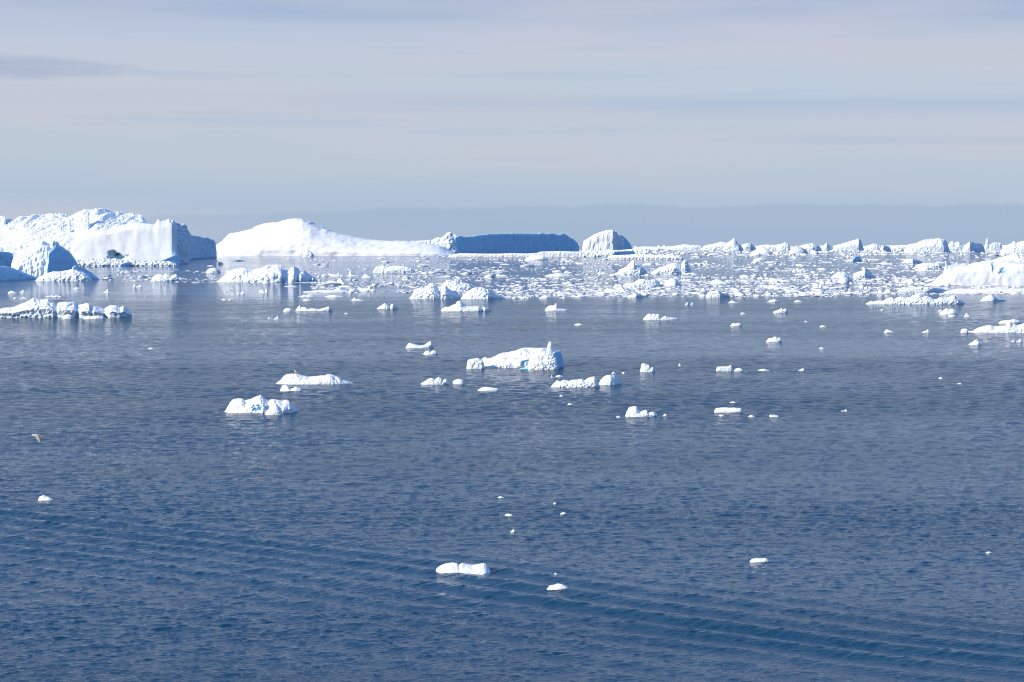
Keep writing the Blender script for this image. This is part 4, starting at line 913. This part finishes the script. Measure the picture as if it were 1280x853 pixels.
# gull in flight, heading left, over the left water
D = 132.0
g = bpy.data.objects.new("gull", None); COL.objects.link(g)
g.location = (wx(46.5, D), D, HC - (544.5 - HY) * D / F)
tag(g, "gull flying low over open water with one pale and one dark wing", "gull")
skin_body("body", [(-.34, 0, .0), (-.31, 0, .01), (-.26, 0, .02), (-.21, 0, .015), (-.14, 0, .0), (-.02, 0, -.01), (.12, 0, .0), (.22, 0, .01), (.3, 0, .015)],
          [(.012, .012), (.04, .042), (.052, .055), (.045, .05), (.065, .07), (.085, .085), (.07, .065), (.04, .035), (.015, .012)], M_WHITE_F, g)
skin_body("beak", [(-.325, 0, .005), (-.37, 0, 0), (-.41, 0, -.008)], [(.016, .017), (.012, .012), (.003, .003)], M_BEAK, g)
nw = wing("wing", g, (-.12, -.06, .02), (.02, -.32, -.16), (.26, -.52, -.40), (.30, .28, .24, .17, .06), M_BUFF_F); nw['label'] = "pale near wing lowered"
fw = wing("wing", g, (-.06, .06, .03), (.16, .35, .02), (.46, .62, -.05), (.25, .23, .2, .15, .05), M_DARK_F); fw['label'] = "dark far wing"
tl = new_mesh("tail", [(.22, -.04, .02), (.22, .04, .02), (.42, .09, .012), (.42, -.09, .012), (.22, -.04, .008), (.22, .04, .008), (.42, .09, .006), (.42, -.09, .006)],
              [(0, 3, 2, 1), (4, 5, 6, 7), (0, 1, 5, 4), (1, 2, 6, 5), (2, 3, 7, 6), (3, 0, 4, 7)], M_WHITE_F)
link("tail", tl, g)

# gull resting on the low floe
dep = bpy.context.evaluated_depsgraph_get()
def ground(px, yb, back):
    d = dist(yb) + back; x = wx(px, d)
    hit = scene.ray_cast(dep, Vector((x, d, 60)), Vector((0, 0, -1)))
    return Vector((x, d, hit[1].z if hit[0] else 0))
gp = ground(369.5, 480.6, 2.2)
g = bpy.data.objects.new("gull", None); COL.objects.link(g); g.location = gp
g.scale = (1.15, 1.15, 1.15)
tag(g, "gull standing upright on the crest of the long low floe with grey pitting", "gull")
skin_body("body", [(.26, 0, .13), (.18, 0, .16), (.08, 0, .2), (-.02, 0, .25), (-.08, 0, .33), (-.1, 0, .40), (-.11, 0, .45), (-.12, 0, .49)],
          [(.012, .012), (.045, .04), (.075, .075), (.085, .09), (.065, .065), (.045, .045), (.052, .05), (.02, .02)], M_WHITE_F, g)
skin_body("beak", [(-.145, 0, .445), (-.19, 0, .437), (-.225, 0, .425)], [(.014, .014), (.011, .011), (.003, .003)], M_BEAK, g)
for s_ in (-1, 1):
    skin_body("wing", [(-.04, s_ * .075, .30), (.06, s_ * .085, .25), (.18, s_ * .06, .19), (.30, s_ * .03, .13)], [(.02, .05), (.028, .07), (.022, .045), (.006, .012)], M_GREY_F, g)
    skin_body("leg", [(.01, s_ * .035, .19), (.0, s_ * .035, .1), (.0, s_ * .035, .0)], [(.012, .012), (.008, .008), (.008, .008)], M_BEAK, g)
